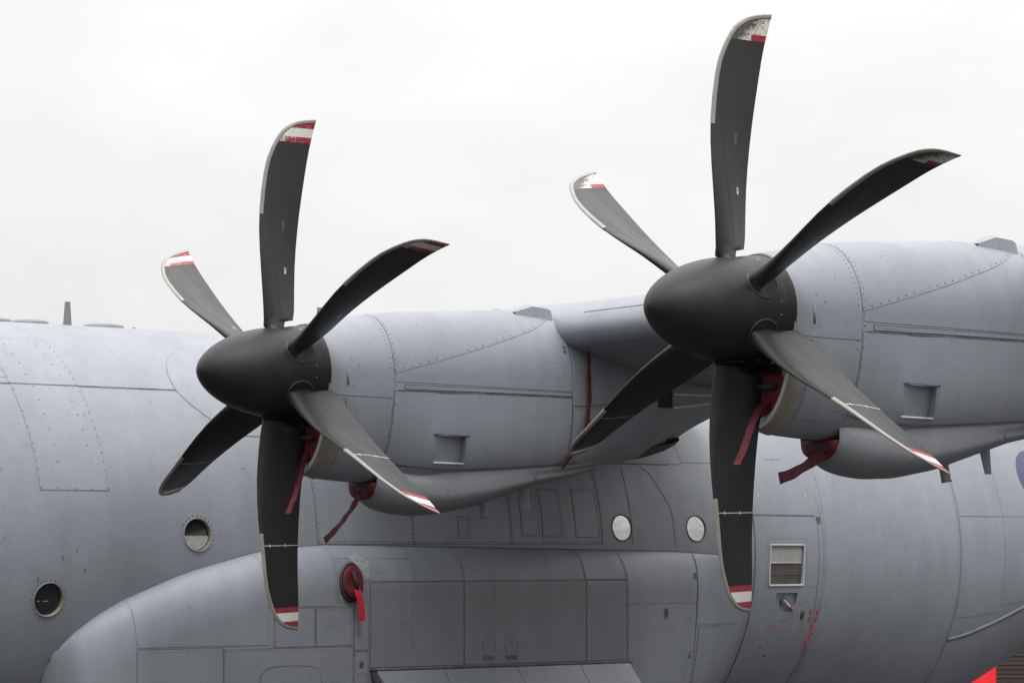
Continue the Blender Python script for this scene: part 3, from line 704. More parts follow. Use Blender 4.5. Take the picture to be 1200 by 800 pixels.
sp('skin_panel', 1.40, 1.85, -1.94, -2.28, 4, 6)
sp('skin_panel', 1.88, 2.30, -1.94, -2.28, 4, 6)
sp('inlet_plate', 2.13, 2.46, -1.50, -1.89, 4, 6)
sp('skin_panel', 2.32, 2.475, -1.91, -2.325, 3, 5)
sp('skin_panel', 2.32, 2.475, -2.345, -2.85, 3, 5)
TOPX = (2.14, 3.03, 3.62, 5.17, 5.715)
for a, b in zip(TOPX[:-1], TOPX[1:]): 
    if a < 2.2: sp('skin_panel', 2.14, 3.03, None, -1.49, 8, 8, THIN); sp('skin_panel', 2.485, 3.03, -1.50, -1.70, 5, 4, THIN)
    else: sp('skin_panel', a + .008, b - .008, None, -1.70, 8, 12, THIN if b < 5.3 else None)
OLDPAINT = skin_material('older_grey_paint', (0.136, 0.146, 0.160), 0.015)
for a, b in ((2.50, 3.61), (3.63, 5.16), (5.18, 5.71)): sp('skin_panel', a, b, -1.715, -2.49, 8, 8, [OLDPAINT, SEAL])
sp('skin_panel', 5.73, 6.79, None, -1.945, 8, 12, THIN)
sp('skin_panel', 5.73, 6.79, -1.955, -2.85, 8, 10, THIN)
sp('skin_panel', 6.82, 7.55, None, -2.17, 8, 10, THIN)
sp('access_panel', 6.87, 7.30, -2.20, -2.80, 5, 8)
SZ = lambda x, z: sv(x, z)
uv = [(x, z) for x, z in along([(5.70, -1.46), (5.70, -2.5)], 52) + along([(5.18, -1.71), (5.70, -1.71)], 26) + along([(5.155, -1.45), (5.155, -1.7)], 12) + along([(5.185, -1.74), (5.185, -2.45)], 20)]
uv += along([(2.51, -1.73), (2.51, -2.48)], 26) + along([(2.14, -1.52), (2.44, -1.52)], 14) + along([(2.15, -1.54), (2.15, -1.87)], 14) + along([(2.44, -1.54), (2.44, -1.87)], 14) + along([(2.14, -1.87), (2.44, -1.87)], 8)
uv += along([(.06, -2.30), (.85, -2.30)], 14) + along([(.9, -2.315), (2.28, -2.315)], 30) + along([(.865, -2.32), (.865, -2.7)], 10) + along([(1.41, -1.96), (1.41, -2.27)], 8) + along([(1.865, -1.95), (1.865, -2.28)], 14) + along([(1.90, -1.95), (2.29, -1.95)], 12) + along([(2.285, -1.96), (2.285, -2.26)], 9)
for k in range(7):
    uv += [(1.96 + .05 * k, -2.07), (1.96 + .05 * k, -2.10), ]
uv += [(2.0 + .05 * k, -2.135) for k in range(6)] + [(2.04, -2.03), (2.02, -2.05)]
for gx in (4.0, 4.55):
    uv += along([(gx, -1.74), (gx, -2.45)], 26) + [(gx + dx, z + dz) for dx in (-.03, .03) for z in (-1.73, -2.1) for dz in (-.02, .02)]
uv += along([(3.0, -1.72), (3.0, -2.4)], 22) + along([(2.6, -2.1), (5.68, -2.1)], 60)
uv += along([(3.64, -1.5), (3.64, -1.69)], 6)
uv += along([(6.90, -2.22), (7.27, -2.22)], 8) + along([(6.895, -2.22), (6.895, -2.7)], 12) + along([(7.28, -2.22), (7.28, -2.7)], 12)
rivets(SPO, uv, fairing, r=.0058, lift=.003, h=.002, conv=sv)
# rounded door low on the fairing, outlined
seam('rounded_door_outline', SPO, [[(x, sv(x, z)) for x, z in ((1.24, -2.75), (1.24, -2.56), (1.28, -2.48), (1.38, -2.455), (1.8, -2.455), (1.9, -2.48), (1.94, -2.56), (1.94, -2.75))]], fairing, w=.005, h=.006)
# twin round-topped catches above the gear door
for cx in (3.93, 4.21):
    seam('catch_outline', SPO, [[(cx + .085 * math.cos(t), sv(cx, -2.33 + .085 * math.sin(t) * 1.15)) for t in np.linspace(-.75, math.pi + .75, 22)]], fairing, w=.005, h=.006)
    P, n = SPO.pn(cx, sv(cx, -2.43)); mb = MB(); mb.box(P + n * .006, (.13, .012, .035)); mb.build('catch', SEAL, fairing)
    P, n = SPO.pn(cx, sv(cx, -2.30)); mb = MB(); mb.box(P + n * .004, (.03, .006, .025)); mb.build('catch_button', SOFTSEAL, fairing)
# small red-rimmed drain hole, hinges, marks
P, ex, ey, n = frame_at(SPO, 6.30, sv(6.30, -2.045))
rows = [ring_pts(P, ex, ey, .034 * f, .048 * f, 16, o_, n) for f, o_ in ((1.25, .004), (1.2, .006), (1, .006), (.9, .0045), (.02, .0045))]
V, F = rows_to_grid(rows, True); o = mesh('drain_hole', V, F, [SOFTSEAL, mat('dark_red_hole', (.035, .008, .006), .6)], fairing, [0] * 32 + [1] * 32); recalc(o)
for x, z in ((6.77, -1.68), (6.74, -2.47)):
    P, n = SPO.pn(x, sv(x, z)); mb = MB(); mb.box(P + n * .004, (.035, .01, .06)); mb.box(P + n * .009, (.016, .006, .03), 1); mb.build('fairing_latch', [SEAL, SKIN], fairing)
P, ex, ey, n = frame_at(SPO, 2.40, sv(2.40, -2.46))
V, F = rows_to_grid([ring_pts(P, ex, ey, .026, .034, 14, .004, n), ring_pts(P, ex, ey, .022, .03, 14, .009, n)], True, True); o = mesh('filler_cap', V, F, RIVET, fairing, sharp=40); recalc(o)
seam('arrow_mark', SPO, [[(2.34, sv(2.34, -2.555)), (2.37, sv(2.37, -2.555))], [(2.43, sv(2.43, -2.555)), (2.46, sv(2.46, -2.555))], [(2.40, sv(2.4, -2.68)), (2.40, sv(2.4, -2.8))]], fairing, w=.012, h=.0055)
# scuffed bare patch by the inlet
pt = [(x, z) for x, z in ((2.30, -1.47), (2.42, -1.45), (2.52, -1.52), (2.50, -1.66), (2.44, -1.70), (2.36, -1.55))]
V, NO = [], []
for x, z in pt + [(2.43, -1.56)]:
    P, n = SPO.pn(x, sv(x, z)); V.append(P + n * .0075); NO.append(n)
mesh('bare_patch', V, [(i, (i + 1) % 6, 6) for i in range(6)], BAREMETAL, fairing, normals=NO)
seam('fairing_ring', SPO, [[(6.805, sv(6.805, z)) for z in np.linspace(-1.46, -2.85, 24)]], fairing, w=.012, h=.005)
seam('diamond_plate', SPO, [[(x, sv(x, z)) for x, z in ((2.60, -1.51), (2.68, -1.57), (2.62, -1.65), (2.54, -1.59), (2.60, -1.51))]], fairing, w=.005, h=.0055)
# inlet ring behind the plug
def ellipsoid_ring(P, ex, ey, n, rx, ry): return [ring_pts(P, ex, ey, rx * f, ry * f, 28, o_, n) for f, o_ in ((1.2, .002), (1.17, .016), (1.08, .024), (1.0, .02), (.98, -.0))]
P, ex, ey, n = frame_at(SPO, 2.28, sv(2.28, -1.71)); PLUG = (P, ex, ey, n)
V, F = rows_to_grid(ellipsoid_ring(P, ex, ey, n, .115, .155), True); o = mesh('inlet_ring', V, F, [GROOVE], fairing); recalc(o)
# ---- main gear doors, hanging open below the fairing
gx = (2.56, 3.35, 4.25, 5.05, 5.70)
for i, (a, b) in enumerate(zip(gx[:-1], gx[1:])):
    y0, z0, y1, z1 = -2.475, -2.525, -2.80, -3.02
    sk = .10 if i == 0 else 0; sk2 = .06 if i == 3 else 0
    rows = []
    for (x0, x1, y, z) in ((a + .004, b - .004, y0, z0), (a + .004 + sk * .5, b - .004 + sk2 * .5, (y0 + y1) / 2 - .03, (z0 + z1) / 2), (a + .004 + sk, b - .004 + sk2, y1, z1)):
        rows.append([(x0, y, z), (x1, y, z), (x1, y + .03, z - .03), (x0, y + .03, z - .03)])
    V, F = rows_to_grid(rows, True, True); o = mesh('gear_door', V, F, PANEL, AC, sharp=30); recalc(o)
mb = MB(); mb.tube([(2.5, -2.46, -2.512), (5.75, -2.46, -2.512)], .014, 8); mb.build('gear_door_hinge', SEAL, AC, True)
mb = MB(); mb.tube([(2.53, -2.44, -2.53), (2.58, -2.6, -2.8)], .03, 8); mb.build('gear_door_arm', VOID, AC, True)
# main wheels, mostly inside the fairing
for x in (3.3, 4.75):
    prof = [(.20, -.14), (.46, -.2), (.60, -.2), (.68, -.13), (.70, 0), (.68, .13), (.60, .2), (.46, .2), (.20, .14)]
    rows = [[(x + r * math.cos(t), -1.75 + o_, r * math.sin(t)) for r, o_ in prof] for t in np.linspace(0, 2 * math.pi, 33)]
    V, F = rows_to_grid(rows); V[:, 2] += .70; wh_ = mesh('main_wheel', V, F, RUBBER, AC, zi=False, sharp=50); recalc(wh_)
    mb = MB(); mb.tube([(x, -1.6, .7), (x, -1.92, .7)], .2, 20); mb.build('wheel_hub', SKIN, wh_, True, False, sharp=40)
    mb = MB(); mb.tube([(x, -1.5, .7), (x, -1.5, 1.6)], .09, 12); mb.build('gear_leg', WHITE, AC, True, False)
prof = [(.12, -.1), (.36, -.14), (.44, -.1), (.46, 0), (.44, .1), (.36, .14), (.12, .1)]
for yy in (-.25, .25):
    rows = [[(-6.2 + r * math.cos(t), yy + o_, .46 + r * math.sin(t)) for r, o_ in prof] for t in np.linspace(0, 2 * math.pi, 29)]
    V, F = rows_to_grid(rows); o = mesh('nose_wheel', V, F, RUBBER, AC, zi=False, sharp=50); recalc(o)
mb = MB(); mb.tube([(-6.2, -.2, .46), (-6.2, .2, .46)], .06, 10); mb.tube([(-6.2, 0, .46), (-6.1, 0, 1.5)], .08, 10); mb.build('nose_gear_leg', WHITE, AC, True, False)

# ---- wing
UP = [(2.318, .44), (2.33, .488), (2.368, .544), (2.42, .594), (2.52, .645), (2.7, .70), (3.0, .755), (3.5, .80), (4.2, .80), (5.0, .72), (6.0, .53), (7.2, .26)]
LO = [(2.328, .389), (2.372, .324), (2.43, .292), (2.51, .262), (2.6, .232), (2.85, .172), (3.06, .122), (3.6, .05), (4.4, .01), (5.5, .06), (7.2, .235)]
def wing_row(y):
    o = max(0, -y - 4.94) if y < 0 else max(0, y - 4.94); f = 1 - .035 * max(0, o - 0) / 1.0 if o < 6 else .79 - .045 * (o - 6)
    f = max(f, .4); dx, dz = .046 * o, .030 * o
    pts = UP[::-1] + LO
    return [(2.318 + dx + (x - 2.318) * (1 - .02 * o), y, .45 + dz + (z - .45) * (1 - .02 * o)) for x, z in pts]
ys = list(np.linspace(-19, -10, 10)) + list(np.linspace(-9.5, 0, 20)) + [1, 3, 5, 8, 12, 16, 19]
V, F = rows_to_grid([wing_row(y) for y in ys], True, True); wing = mesh('wing', V, F, SKIN, AC, sharp=50); recalc(wing)
def wsurf(u, v):       # u = spanwise y, v = 0..1 along the upper/leading edge profile from aft to below
    r = np.array(wing_row(u)); d = np.linspace(0, 1, len(r)); return np.array([np.interp(v, d, r[:, i]) for i in range(3)])
WNG = Surf(wsurf, .05, .01, lambda P: np.array([-.3, 0, P[2] - .45]))
rivets(WNG, along([(-5.62, .42), (-5.62, .62)], 8) + along([(-5.8, .40), (-9.4, .40)], 12), wing, r=.005, h=.003)
seam('wing_joint', WNG, [[(-5.5, .375), (-9.45, .375)]], wing, w=.012, h=.004)
mb = MB()
for yy in (-6.05, -6.28, -7.9, -8.6): mb.box((3.55, yy, .85), (.05, .05, .02))
mb.build('fastener_bumps', RIVET, wing)['kind'] = 'stuff'
# flap track rods under the wing, behind the inboard nacelle
mb = MB(); mb.tube([(3.62, -5.34, -.055), (4.6, -5.34, -.052)], .012, 8); mb.tube([(3.62, -5.34, -.175), (4.6, -5.34, -.06)], .012, 8)
mb.build('flap_rod', mat('rod_grey', (.42, .43, .42), .45), wing, True)
mb = MB(); mb.box((3.53, -5.31, -.09), (.16, .05, .17)); mb.build('flap_bracket', VOID, wing)
# ---- vertical tail (outside the frame)
fin_part('tail_fin', (16.2, 21.2, .3, 0, 1), (19.6, 21.8, 7.2, 0, .4), .55, SKIN, AC)

def nz(x, z):            # angle parameter of a height z on the nacelle side
    zt, zb = smooth_it(x, NXT, NZT), smooth_it(x, NXB, NZB)
    if z >= 0: return math.degrees(math.acos(min(1, z / zt)))
    e = 2 / smooth_it(x, [.5, 1.0, 2.6, 3.3], [2, 3.0, 3.0, 2.0]); return 90 + math.degrees(math.asin(min(1, -z / zb) ** (1 / e)))
CREASE = lambda x: it(x, [.35, .63, 1.13, 1.86, 2.47, 2.9], [-.661, -.725, -.762, -.722, -.682, -.64])
def nline(x0, z0, x1, z1, n=10): return [(x, nz(x, z)) for x, z in zip(np.linspace(x0, x1, n), np.linspace(z0, z1, n))]
# ---- engine nacelle (built at the inboard engine, then copied)
HUB_IN = (0.0, -4.94, 0.0); HUB_OUT = (0.2284, -9.9042, 0.2201)
xs = np.r_[-.115, np.linspace(-.08, 2.7, 57), np.linspace(2.8, 5.2, 26)]
ang = np.linspace(-180, 180, 97)[:-1]
def nac_full(x, a):
    if a < 0: p = nac(x, -a); return np.array([p[0], -p[1], p[2]])
    return nac(x, a)
rows = [[nac_full(x, a) for a in ang] for x in xs]
V, F = rows_to_grid(rows, True, True)
nacelle = mesh('engine_nacelle', V, F, [SKIN, SKIN, VOID], AC); recalc(nacelle)
# wedge-shaped cooling outlet
VX0, VX1, VA0, VA1 = 0.92, 1.26, nz(1.1, -.485), nz(1.1, -.70)
def vent_cutter(grow=0):
    A, B = [], []
    ring = [(VX0, a) for a in np.linspace(VA0, VA1, 5)] + [(VX1, a) for a in np.linspace(VA1, VA0, 5)]
    ring = [(VX0, VA0), (VX0 + .02, VA0 + 5), (VX0 + .04, VA0 + 10), (VX0 + .06, VA0 + 15), (VX0 + .07, VA1), (VX1 + .02, VA1), (VX1 + .01, VA0 + 10), (VX1, VA0)]
    _, n0 = NAC.pn(1.12, 128)
    for u, a in ring:
        P, _ = NAC.pn(u, a); dpt = .002 + .052 * (u - VX0) / (VX1 - VX0); dv = np.array([.1, 1.0, .12]); A.append(P - dv * .06); B.append(P + dv * dpt)
    return rows_to_grid([A, B], True, True)
def intake_cutter():
    o = [(-.27 * math.sin(t), -.36 - .375 * math.cos(t) if abs(t) < math.pi / 2 else -.36) for t in np.linspace(-math.pi / 2, math.pi / 2, 25)]
    return rows_to_grid([[(-.3, y, z) for y, z in o], [(.25, y * .9, z * .93 - .02) for y, z in o]], True, True)
cut(nacelle, [vent_cutter(), intake_cutter()], 35)
def np_(name, patches, mats=None, n=10, m=10, **k): return panel(name, NAC, patches, nacelle, mats, n=n, m=m, **k)
# front cowl ring, upper and lower
np_('cowl_ring', rect(-.10, .50, 0, 102.2), THIN, 8, 20, rim=.004, rims=[(0, 1, 0, 0)])
np_('cowl_ring', rect(.06, .50, 102.8, 150), THIN, 6, 14, rim=.004, rims=[(0, 0, 0, 0)])
seam('cowl_joint', NAC, [[(.505, -40), (.505, 148)]], nacelle, w=.006, h=.004)
rivets(NAC, along([(.47, 10), (.47, 148)], 30) + along([(.53, 20), (.53, 140)], 24), nacelle, r=.006, lift=.003, h=.003)
slope = [(.515, 88), (1.0, 75.5), (1.49, 62.9), (1.90, 51.0), (2.10, 43.5), (2.22, 36), (2.31, 28), (2.40, 18), (2.45, 0)]
# upper cowl door (above the sloping joint)
np_('upper_cowl', ([(.515, 0), (2.44, 0)], slope[:6] + slope[6:7], [(.515, 0), (.515, 88)], [(2.44, 0), (2.39, 18), (2.31, 28)]), THIN, 22, 16, rim=.005)
rivets(NAC, along([(x, a - 2.0) for x, a in slope[:8]], 26), nacelle, r=.0074, lift=.003, h=.003)
# side band between joint and hinge
np_('side_cowl', ([(.52, 89.5), (1.49, 64.6), (1.92, 52.4), (2.14, 44.5), (2.38, 30)], nline(.52, -.052, 2.38, -.074), [(.52, 89.5), (.52, nz(.52, -.052))], [(2.38, 30), (2.38, nz(2.38, -.074))]), THIN, 18, 10, rim=.003, rims=[(0, 1, 0, 1)])
np_('hinge_strip', (nline(.62, -.078, 2.385, -.090), nline(.62, -.108, 2.385, -.114), nline(.62, -.078, .62, -.108, 3), nline(2.385, -.090, 2.385, -.114, 3)), None, 14, 2, h=.006, rim=.006)
seam('hinge_line', NAC, [nline(.55, -.122, 2.39, -.130, 14)], nacelle, w=.013, h=.006)
rivets(NAC, along(nline(.64, -.093, 2.37, -.102), 46), nacelle, r=.0042, lift=.006, h=.002)
# lower cowl door with the outlet left open
H0 = lambda x: nz(x, -.132)
H1 = lambda x: nz(x, CREASE(x) + .012)
np_('lower_cowl', [([(x, H0(x)) for x in np.linspace(.52, VX0, 7)], [(x, H1(x)) for x in np.linspace(.52, VX0, 7)], [(.52, H0(.52)), (.52, H1(.52))], [(VX0, H0(VX0)), (VX0, H1(VX0))]), quad((VX1 + .02, H0(VX1 + .02)), (2.385, H0(2.385)), (2.385, H1(2.385)), (VX1 + .02, H1(VX1 + .02))), quad((VX0, H0(VX0)), (VX1 + .02, H0(VX1 + .02)), (VX1 + .02, VA0 - .4), (VX0, VA0 - .4)), quad((VX0, VA1 + .4), (VX1 + .02, VA1 + .4), (VX1 + .02, H1(VX1 + .02)), (VX0, H1(VX0)))], [PANEL, SEAL], 8, 14, h=.003,
    rims=[(1, 0, 1, 0), (1, 0, 0, 1), (1, 0, 0, 0), (0, 0, 0, 0)])
P1, _ = NAC.pn(VX0 + .05, VA1 + .3); P2, n2 = NAC.pn(VX1 + .02, VA1 + .3); mb = MB(); mb.tube([P1 + n2 * .002, P2 + n2 * .004], .009, 6); mb.build('vent_lip', FRAME, nacelle, True)
P1, _ = NAC.pn(VX0 + .02, VA0 - .8); P2, n2 = NAC.pn(VX1 + .03, VA0 - .8); mb = MB(); mb.tube([P1, P2 + n2 * .002], .006, 6); mb.build('vent_hood', SEAL, nacelle, True)
seam('cowl_joint', NAC, [[(x, nz(x, CREASE(x))) for x in np.linspace(.35, 2.55, 18)], [(2.395, 30), (2.395, 145)]], nacelle, w=.007, h=.004)
rivets(NAC, along([(2.36, 99), (2.36, 142)], 10) + along([(2.43, 55), (2.43, 95)], 14) + along([(2.13, 75), (2.29, 75), (2.29, 90.5), (2.13, 90.5), (2.13, 75)], 24), nacelle, r=.0042, lift=.003, h=.003)
np_('aft_side_panel', quad((2.41, 98), (3.5, 102), (3.5, 140), (2.41, 138)), THIN, 8, 8, rim=.005)
seam('aft_joint', NAC, [[(2.4, 96.6), (2.8, 97.6), (2.8, 100), (2.95, 100.3), (2.95, 98.7), (3.5, 101)], [(3.45, 103), (3.45, 142)]], nacelle, w=.008, h=.0045)
rivets(NAC, [(.0 + .09, 75), (.16, 82), (.03, 104), (.3, 60), (.05, 106)], nacelle, r=.006, lift=.003, h=.003)
# small handle slot on the cowl ring
P1, n1 = NAC.pn(.055, 86); P2, _ = NAC.pn(.06, 96); mb = MB(); mb.tube([P1 + n1 * .004, P2 + n1 * .004], .010, 6, 0); mb.build('cowl_slot', SOFTSEAL, nacelle, True)
seam('slot_outline', NAC, [[(.10, 85), (.10, 97), (.13, 97.4)]], nacelle, mt=SOFTSEAL, w=.005, h=.0045)
# numeral 2 by the aft joint
def text_on(sf, s, u, v, size, mt, parent, name, h=.006):
    cu = bpy.data.curves.new('t', 'FONT'); cu.body = s; cu.size = size; cu.align_x = 'CENTER'; to = bpy.data.objects.new('t', cu); COL.objects.link(to)
    bpy.context.view_layer.update(); dg = bpy.context.evaluated_depsgraph_get(); me = bpy.data.meshes.new_from_object(to.evaluated_get(dg)); bpy.data.objects.remove(to)
    P, ex, ey, n = frame_at(sf, u, v); V = [P + ex * vv.co.x + ey * vv.co.y + n * h for vv in me.vertices]
    return mesh(name, V, [tuple(p.vertices) for p in me.polygons], mt, parent, smooth=False)
text_on(NAC, '2', 2.335, 66.5, .085, GROOVE, nacelle, 'numeral')
seam('stencil_dash', NAC, [[(2.60, 104), (2.60, 111)]], nacelle, w=.014, h=.006, mt=GROOVE)
# intake lip band
pts = np.linspace(118, 242, 50)
def lipang(a): return nac_full(0, a if a <= 180 else a - 360)
rows = []
for a in pts:
    aa = a if a <= 180 else a - 360; r = []
    for x, s_ in ((-.055, .962), (-.115, .970), (-.138, .980), (-.142, .992), (-.12, 1.01), (-.05, 1.012), (.02, 1.012), (.035, 1.003)):
        p = nac_full(max(x, -.115), aa); r.append((x, p[1] * s_, p[2] * s_))
    rows.append(r)
V, F = rows_to_grid(rows); lip = mesh('intake_lip', V, F, [LIP, FRAME], nacelle, [1 if (i % 7) in (2, 3) else 0 for i in range(len(F))]); recalc(lip)
rivets(NAC, along([(.045, 104), (.045, 165)], 26), nacelle, r=.0045, lift=.012, h=.003)
# oil cooler scoop under the nacelle
SCX = [.53, .56, .65, .78, .95, 1.2, 1.56, 1.92, 2.25, 2.6, 2.9]
SCB = [1.0, 1.04, 1.085, 1.115, 1.133, 1.125, 1.068, .968, .875, .812, .74]
SCW = [.19, .215, .25, .278, .298, .312, .324, .324, .312, .29, .20]
def scoop(x, t):       # t 0..1 : port edge, under, starboard edge
    b, w = smooth_it(x, SCX, SCB, .03), smooth_it(x, SCX, SCW, .03)
    q = abs(t - .5) * 2; sgn = -1 if t < .5 else 1
    n0 = nac(max(x, .1), nz(max(x, .3), CREASE(x) - .012)); yr, zr = -n0[1], -n0[2]
    f = min(1, max(0, (x - .62) / .5))
    top = (1 - f) * .70 + f * zr; yt = (1 - f) * min(w * .9, .2) + f * (yr - .004)
    top = min(top, b - .05)
    K = [(0, -b), (w * .42, -b + .012), (w * .78, -b + .06 * (b - top) / .35), (w * .985, -b + .40 * (b - top)), (w, -b + .66 * (b - top)), (max(yt, w * .86 if f < .5 else yt), -b + .86 * (b - top)), (yt, -top)]
    K = np.array(K); u = np.linspace(0, 1, len(K)); h = .06
    y = np.mean([np.interp(min(1, max(0, q + d)), u, K[:, 0]) for d in (-h, -h / 2, 0, h / 2, h)]) if q > h else np.interp(q, u, K[:, 0])
    z = np.mean([np.interp(min(1, abs(q + d)), u, K[:, 1]) for d in (-h, -h / 2, 0, h / 2, h)])
    return np.array([x, sgn * y, z])
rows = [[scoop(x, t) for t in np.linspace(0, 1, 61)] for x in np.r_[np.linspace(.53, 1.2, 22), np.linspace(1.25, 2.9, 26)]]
V, F = rows_to_grid(rows); sc_ = mesh('oil_cooler_scoop', V, F, SCOOPGREY, nacelle); recalc(sc_)
if sum(p.normal.z * p.area for p in sc_.data.polygons) > 0: sc_.data.flip_normals()
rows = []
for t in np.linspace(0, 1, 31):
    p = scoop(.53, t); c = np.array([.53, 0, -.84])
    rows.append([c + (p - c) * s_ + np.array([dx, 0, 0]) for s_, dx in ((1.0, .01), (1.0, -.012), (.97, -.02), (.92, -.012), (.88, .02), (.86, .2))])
V, F = rows_to_grid(rows); o = mesh('scoop_lip', V, F, [SCOOPGREY], nacelle); recalc(o)
V = [scoop(.62, t) * np.array([1, .9, .97]) for t in np.linspace(0, 1, 21)]; mesh('scoop_duct', V, [tuple(range(21))], VOID, nacelle, smooth=False)
SCP = Surf(lambda x, t: scoop(x, t), .02, .01, lambda P: np.array([0, P[1], P[2] + .7]))
seam('scoop_seam', SCP, [[(1.18, .12), (1.14, .3), (1.14, .45)], [(.62, .1), (.60, .3)]], nacelle, mt=SOFTSEAL, w=.006, h=.004)
rivets(SCP, [(2.10, .2), (2.13, .24)], nacelle, r=.014, mt=SEAL, h=.006)
# drain masts
fin_part('drain_mast', (2.14, 2.27, -.84, -.02, 1), (2.22, 2.29, -1.075, -.02, .7), .03, SKIN, nacelle)
mb = MB(); mb.tube([(1.74, -.04, -.98), (1.775, -.04, -1.135)], .036, 10); mb.tube([(1.73, -.04, -1.14), (1.83, -.04, -1.128)], .008, 6, 1); mb.build('drain_mast', [SKIN, SEAL], nacelle, True, sharp=40)
# exhaust lip under the tail
rows = []
for x, f in ((3.30, .98), (3.45, 1.0), (3.60, 1.03), (3.80, 1.07), (3.88, 1.06), (3.86, .98), (3.5, .9)):
    w, b = .30 * (1 if x < 3.9 else .9), it(x, [3.2, 3.4, 3.6, 3.9], [.650, .640, .585, .48]) * f
    rows.append([(x, w * math.sin(t), -.22 - (b - .22) * math.cos(t)) for t in np.linspace(-.72, .72, 25)])
V, F = rows_to_grid(rows); ex_ = mesh('exhaust_lip', V, F, [mat('sooty_metal', (.03, .027, .025), .55), mat('reddish_rim', (.09, .03, .022), .6)], nacelle, [1 if i // 24 in (3, 4) else 0 for i in range(len(F))]); recalc(ex_)
# hooded vent on top
def hood(x0, x1, z0, y0, wid, hgt, name):
    xm = x0 + .45 * (x1 - x0); V = []
    for x, hh, ww in ((x0, 0.0, .5), (xm, hgt, .8), (x1 - .04, hgt * .72, 1.0), (x1, hgt * .35, 1.0)):
        for f, g in ((-.5, 0), (-.42, .75), (-.2, 1), (.2, 1), (.42, .75), (.5, 0)): V.append((x, y0 + wid * ww * f, z0 - .05 + .05 * 1 + hh * g if g else z0 - .06))
    n_ = 6; F = [(i * n_ + k, i * n_ + k + 1, (i + 1) * n_ + k + 1, (i + 1) * n_ + k) for i in range(3) for k in range(5)] + [tuple(3 * n_ + k for k in range(6))]
    o = mesh(name, V, F, [SKIN, SOFTSEAL], nacelle, [0] * 15 + [1], sharp=25); recalc(o); return o
hood(2.00, 2.36, .60, -.12, .24, .07, 'vent_hood')
hood(2.0, 2.2, .60, .2, .16, .055, 'vent_hood')

# ---- propeller: spinner > blades, strips, sockets
TILT = -0.404 * D2R
PX = -.355
def spin_r(x):
    if x > -.35: return .362 + .03 * (x + .35) / .25
    s = max(0.0, 1 - ((-.35 - x) / .765) ** 1.9); return .362 * s ** .6
xs = -.35 - .765 * np.sin(np.linspace(math.pi / 2, 0, 26)); xs = np.r_[xs, -.30, -.25, -.19, -.178, -.176, -.11, -.102]
rows = []
for x in xs:
    r = max(spin_r(x), .002)
    if -.179 < x < -.175: r -= .004
    rows.append([(x, r * math.cos(t), r * math.sin(t) + .008) for t in np.linspace(0, 2 * math.pi, 65)[:-1]])
rows.append([(-.098, .34 * math.cos(t), .34 * math.sin(t)) for t in np.linspace(0, 2 * math.pi, 65)[:-1]])
V, F = rows_to_grid(rows, True, True); prop = mesh('propeller', V, F, SPIN, AC, zi=False, sharp=60); recalc(prop)
SPN = Surf(lambda x, t: np.array([x, spin_r(x) * math.cos(t * D2R), spin_r(x) * math.sin(t * D2R) + .008]), .005, .5, lambda P: np.array([-.05, P[1], P[2]]))
BT = [[0.37, -0.478, -0.0127, -0.255, -0.09], [0.415, -0.482, -0.016, -0.235, -0.105], [0.428, -0.487, -0.0183, -0.135, -0.135], [0.5, -0.4973, -0.0233, -0.1266, -0.14], [0.6, -0.5088, -0.0324, -0.1302, -0.143], [0.72, -0.5212, -0.0455, -0.1378, -0.1436], [0.85, -0.5313, -0.064, -0.1457, -0.142], [1, -0.5368, -0.0911, -0.1489, -0.1392], [1.15, -0.5349, -0.1202, -0.1467, -0.1361], [1.3, -0.5249, -0.1445, -0.1403, -0.1325], [1.45, -0.5077, -0.1619, -0.1297, -0.1287], [1.6, -0.4861, -0.1737, -0.1153, -0.1267], [1.72, -0.4594, -0.1787, -0.1017, -0.1262], [1.82, -0.4191, -0.1782, -0.089, -0.1228], [1.9, -0.3764, -0.1745, -0.0782, -0.1164], [1.95, -0.3403, -0.1707, -0.0712, -0.1111], [1.985, -0.3, -0.1656, -0.0662, -0.1071], [2.01, -0.262, -0.1576, -0.0626, -0.104], [2.028, -0.222, -0.146, -0.06, -0.1018], [2.042, -0.165, -0.1295, -0.058, -0.1], [2.05, -0.11, -0.1126, -0.0569, -0.099], [2.055, -0.062, -0.1, -0.056, -0.0984]]
BT = np.array(BT)
THK = lambda r: it(r, [.3, .37, .43, .6, .85, 1.2, 1.6, 1.9, 2.0, 2.055], [.11, .115, .10, .075, .056, .038, .026, .016, .011, .004])
CH = np.array([0, .004, .02, .06, .13, .25, .4, .6, .8, .93, 1.0]); YT = np.array([0, .1, .22, .36, .46, .5, .47, .36, .19, .07, .012])
def blade_sec(r, le, te, th, k0=0, extra=0.0):
    le, te = np.array(le), np.array(te); c = te - le; n = np.array([-c[1], c[0]]); n /= np.linalg.norm(n) + 1e-9
    up = [le + c * f + n * (th * y + extra) for f, y in zip(CH, YT)]; dn = [le + c * f - n * (th * y + extra) for f, y in zip(CH, YT)]
    return up, dn
def to3(r, p): return (p[0], -p[1], r)           # blade frame: radial = +z, tangential = -y
rr = sorted(set(list(np.linspace(.37, 1.9, 36)) + list(BT[:, 0])))
rows = []; nu = len(CH)
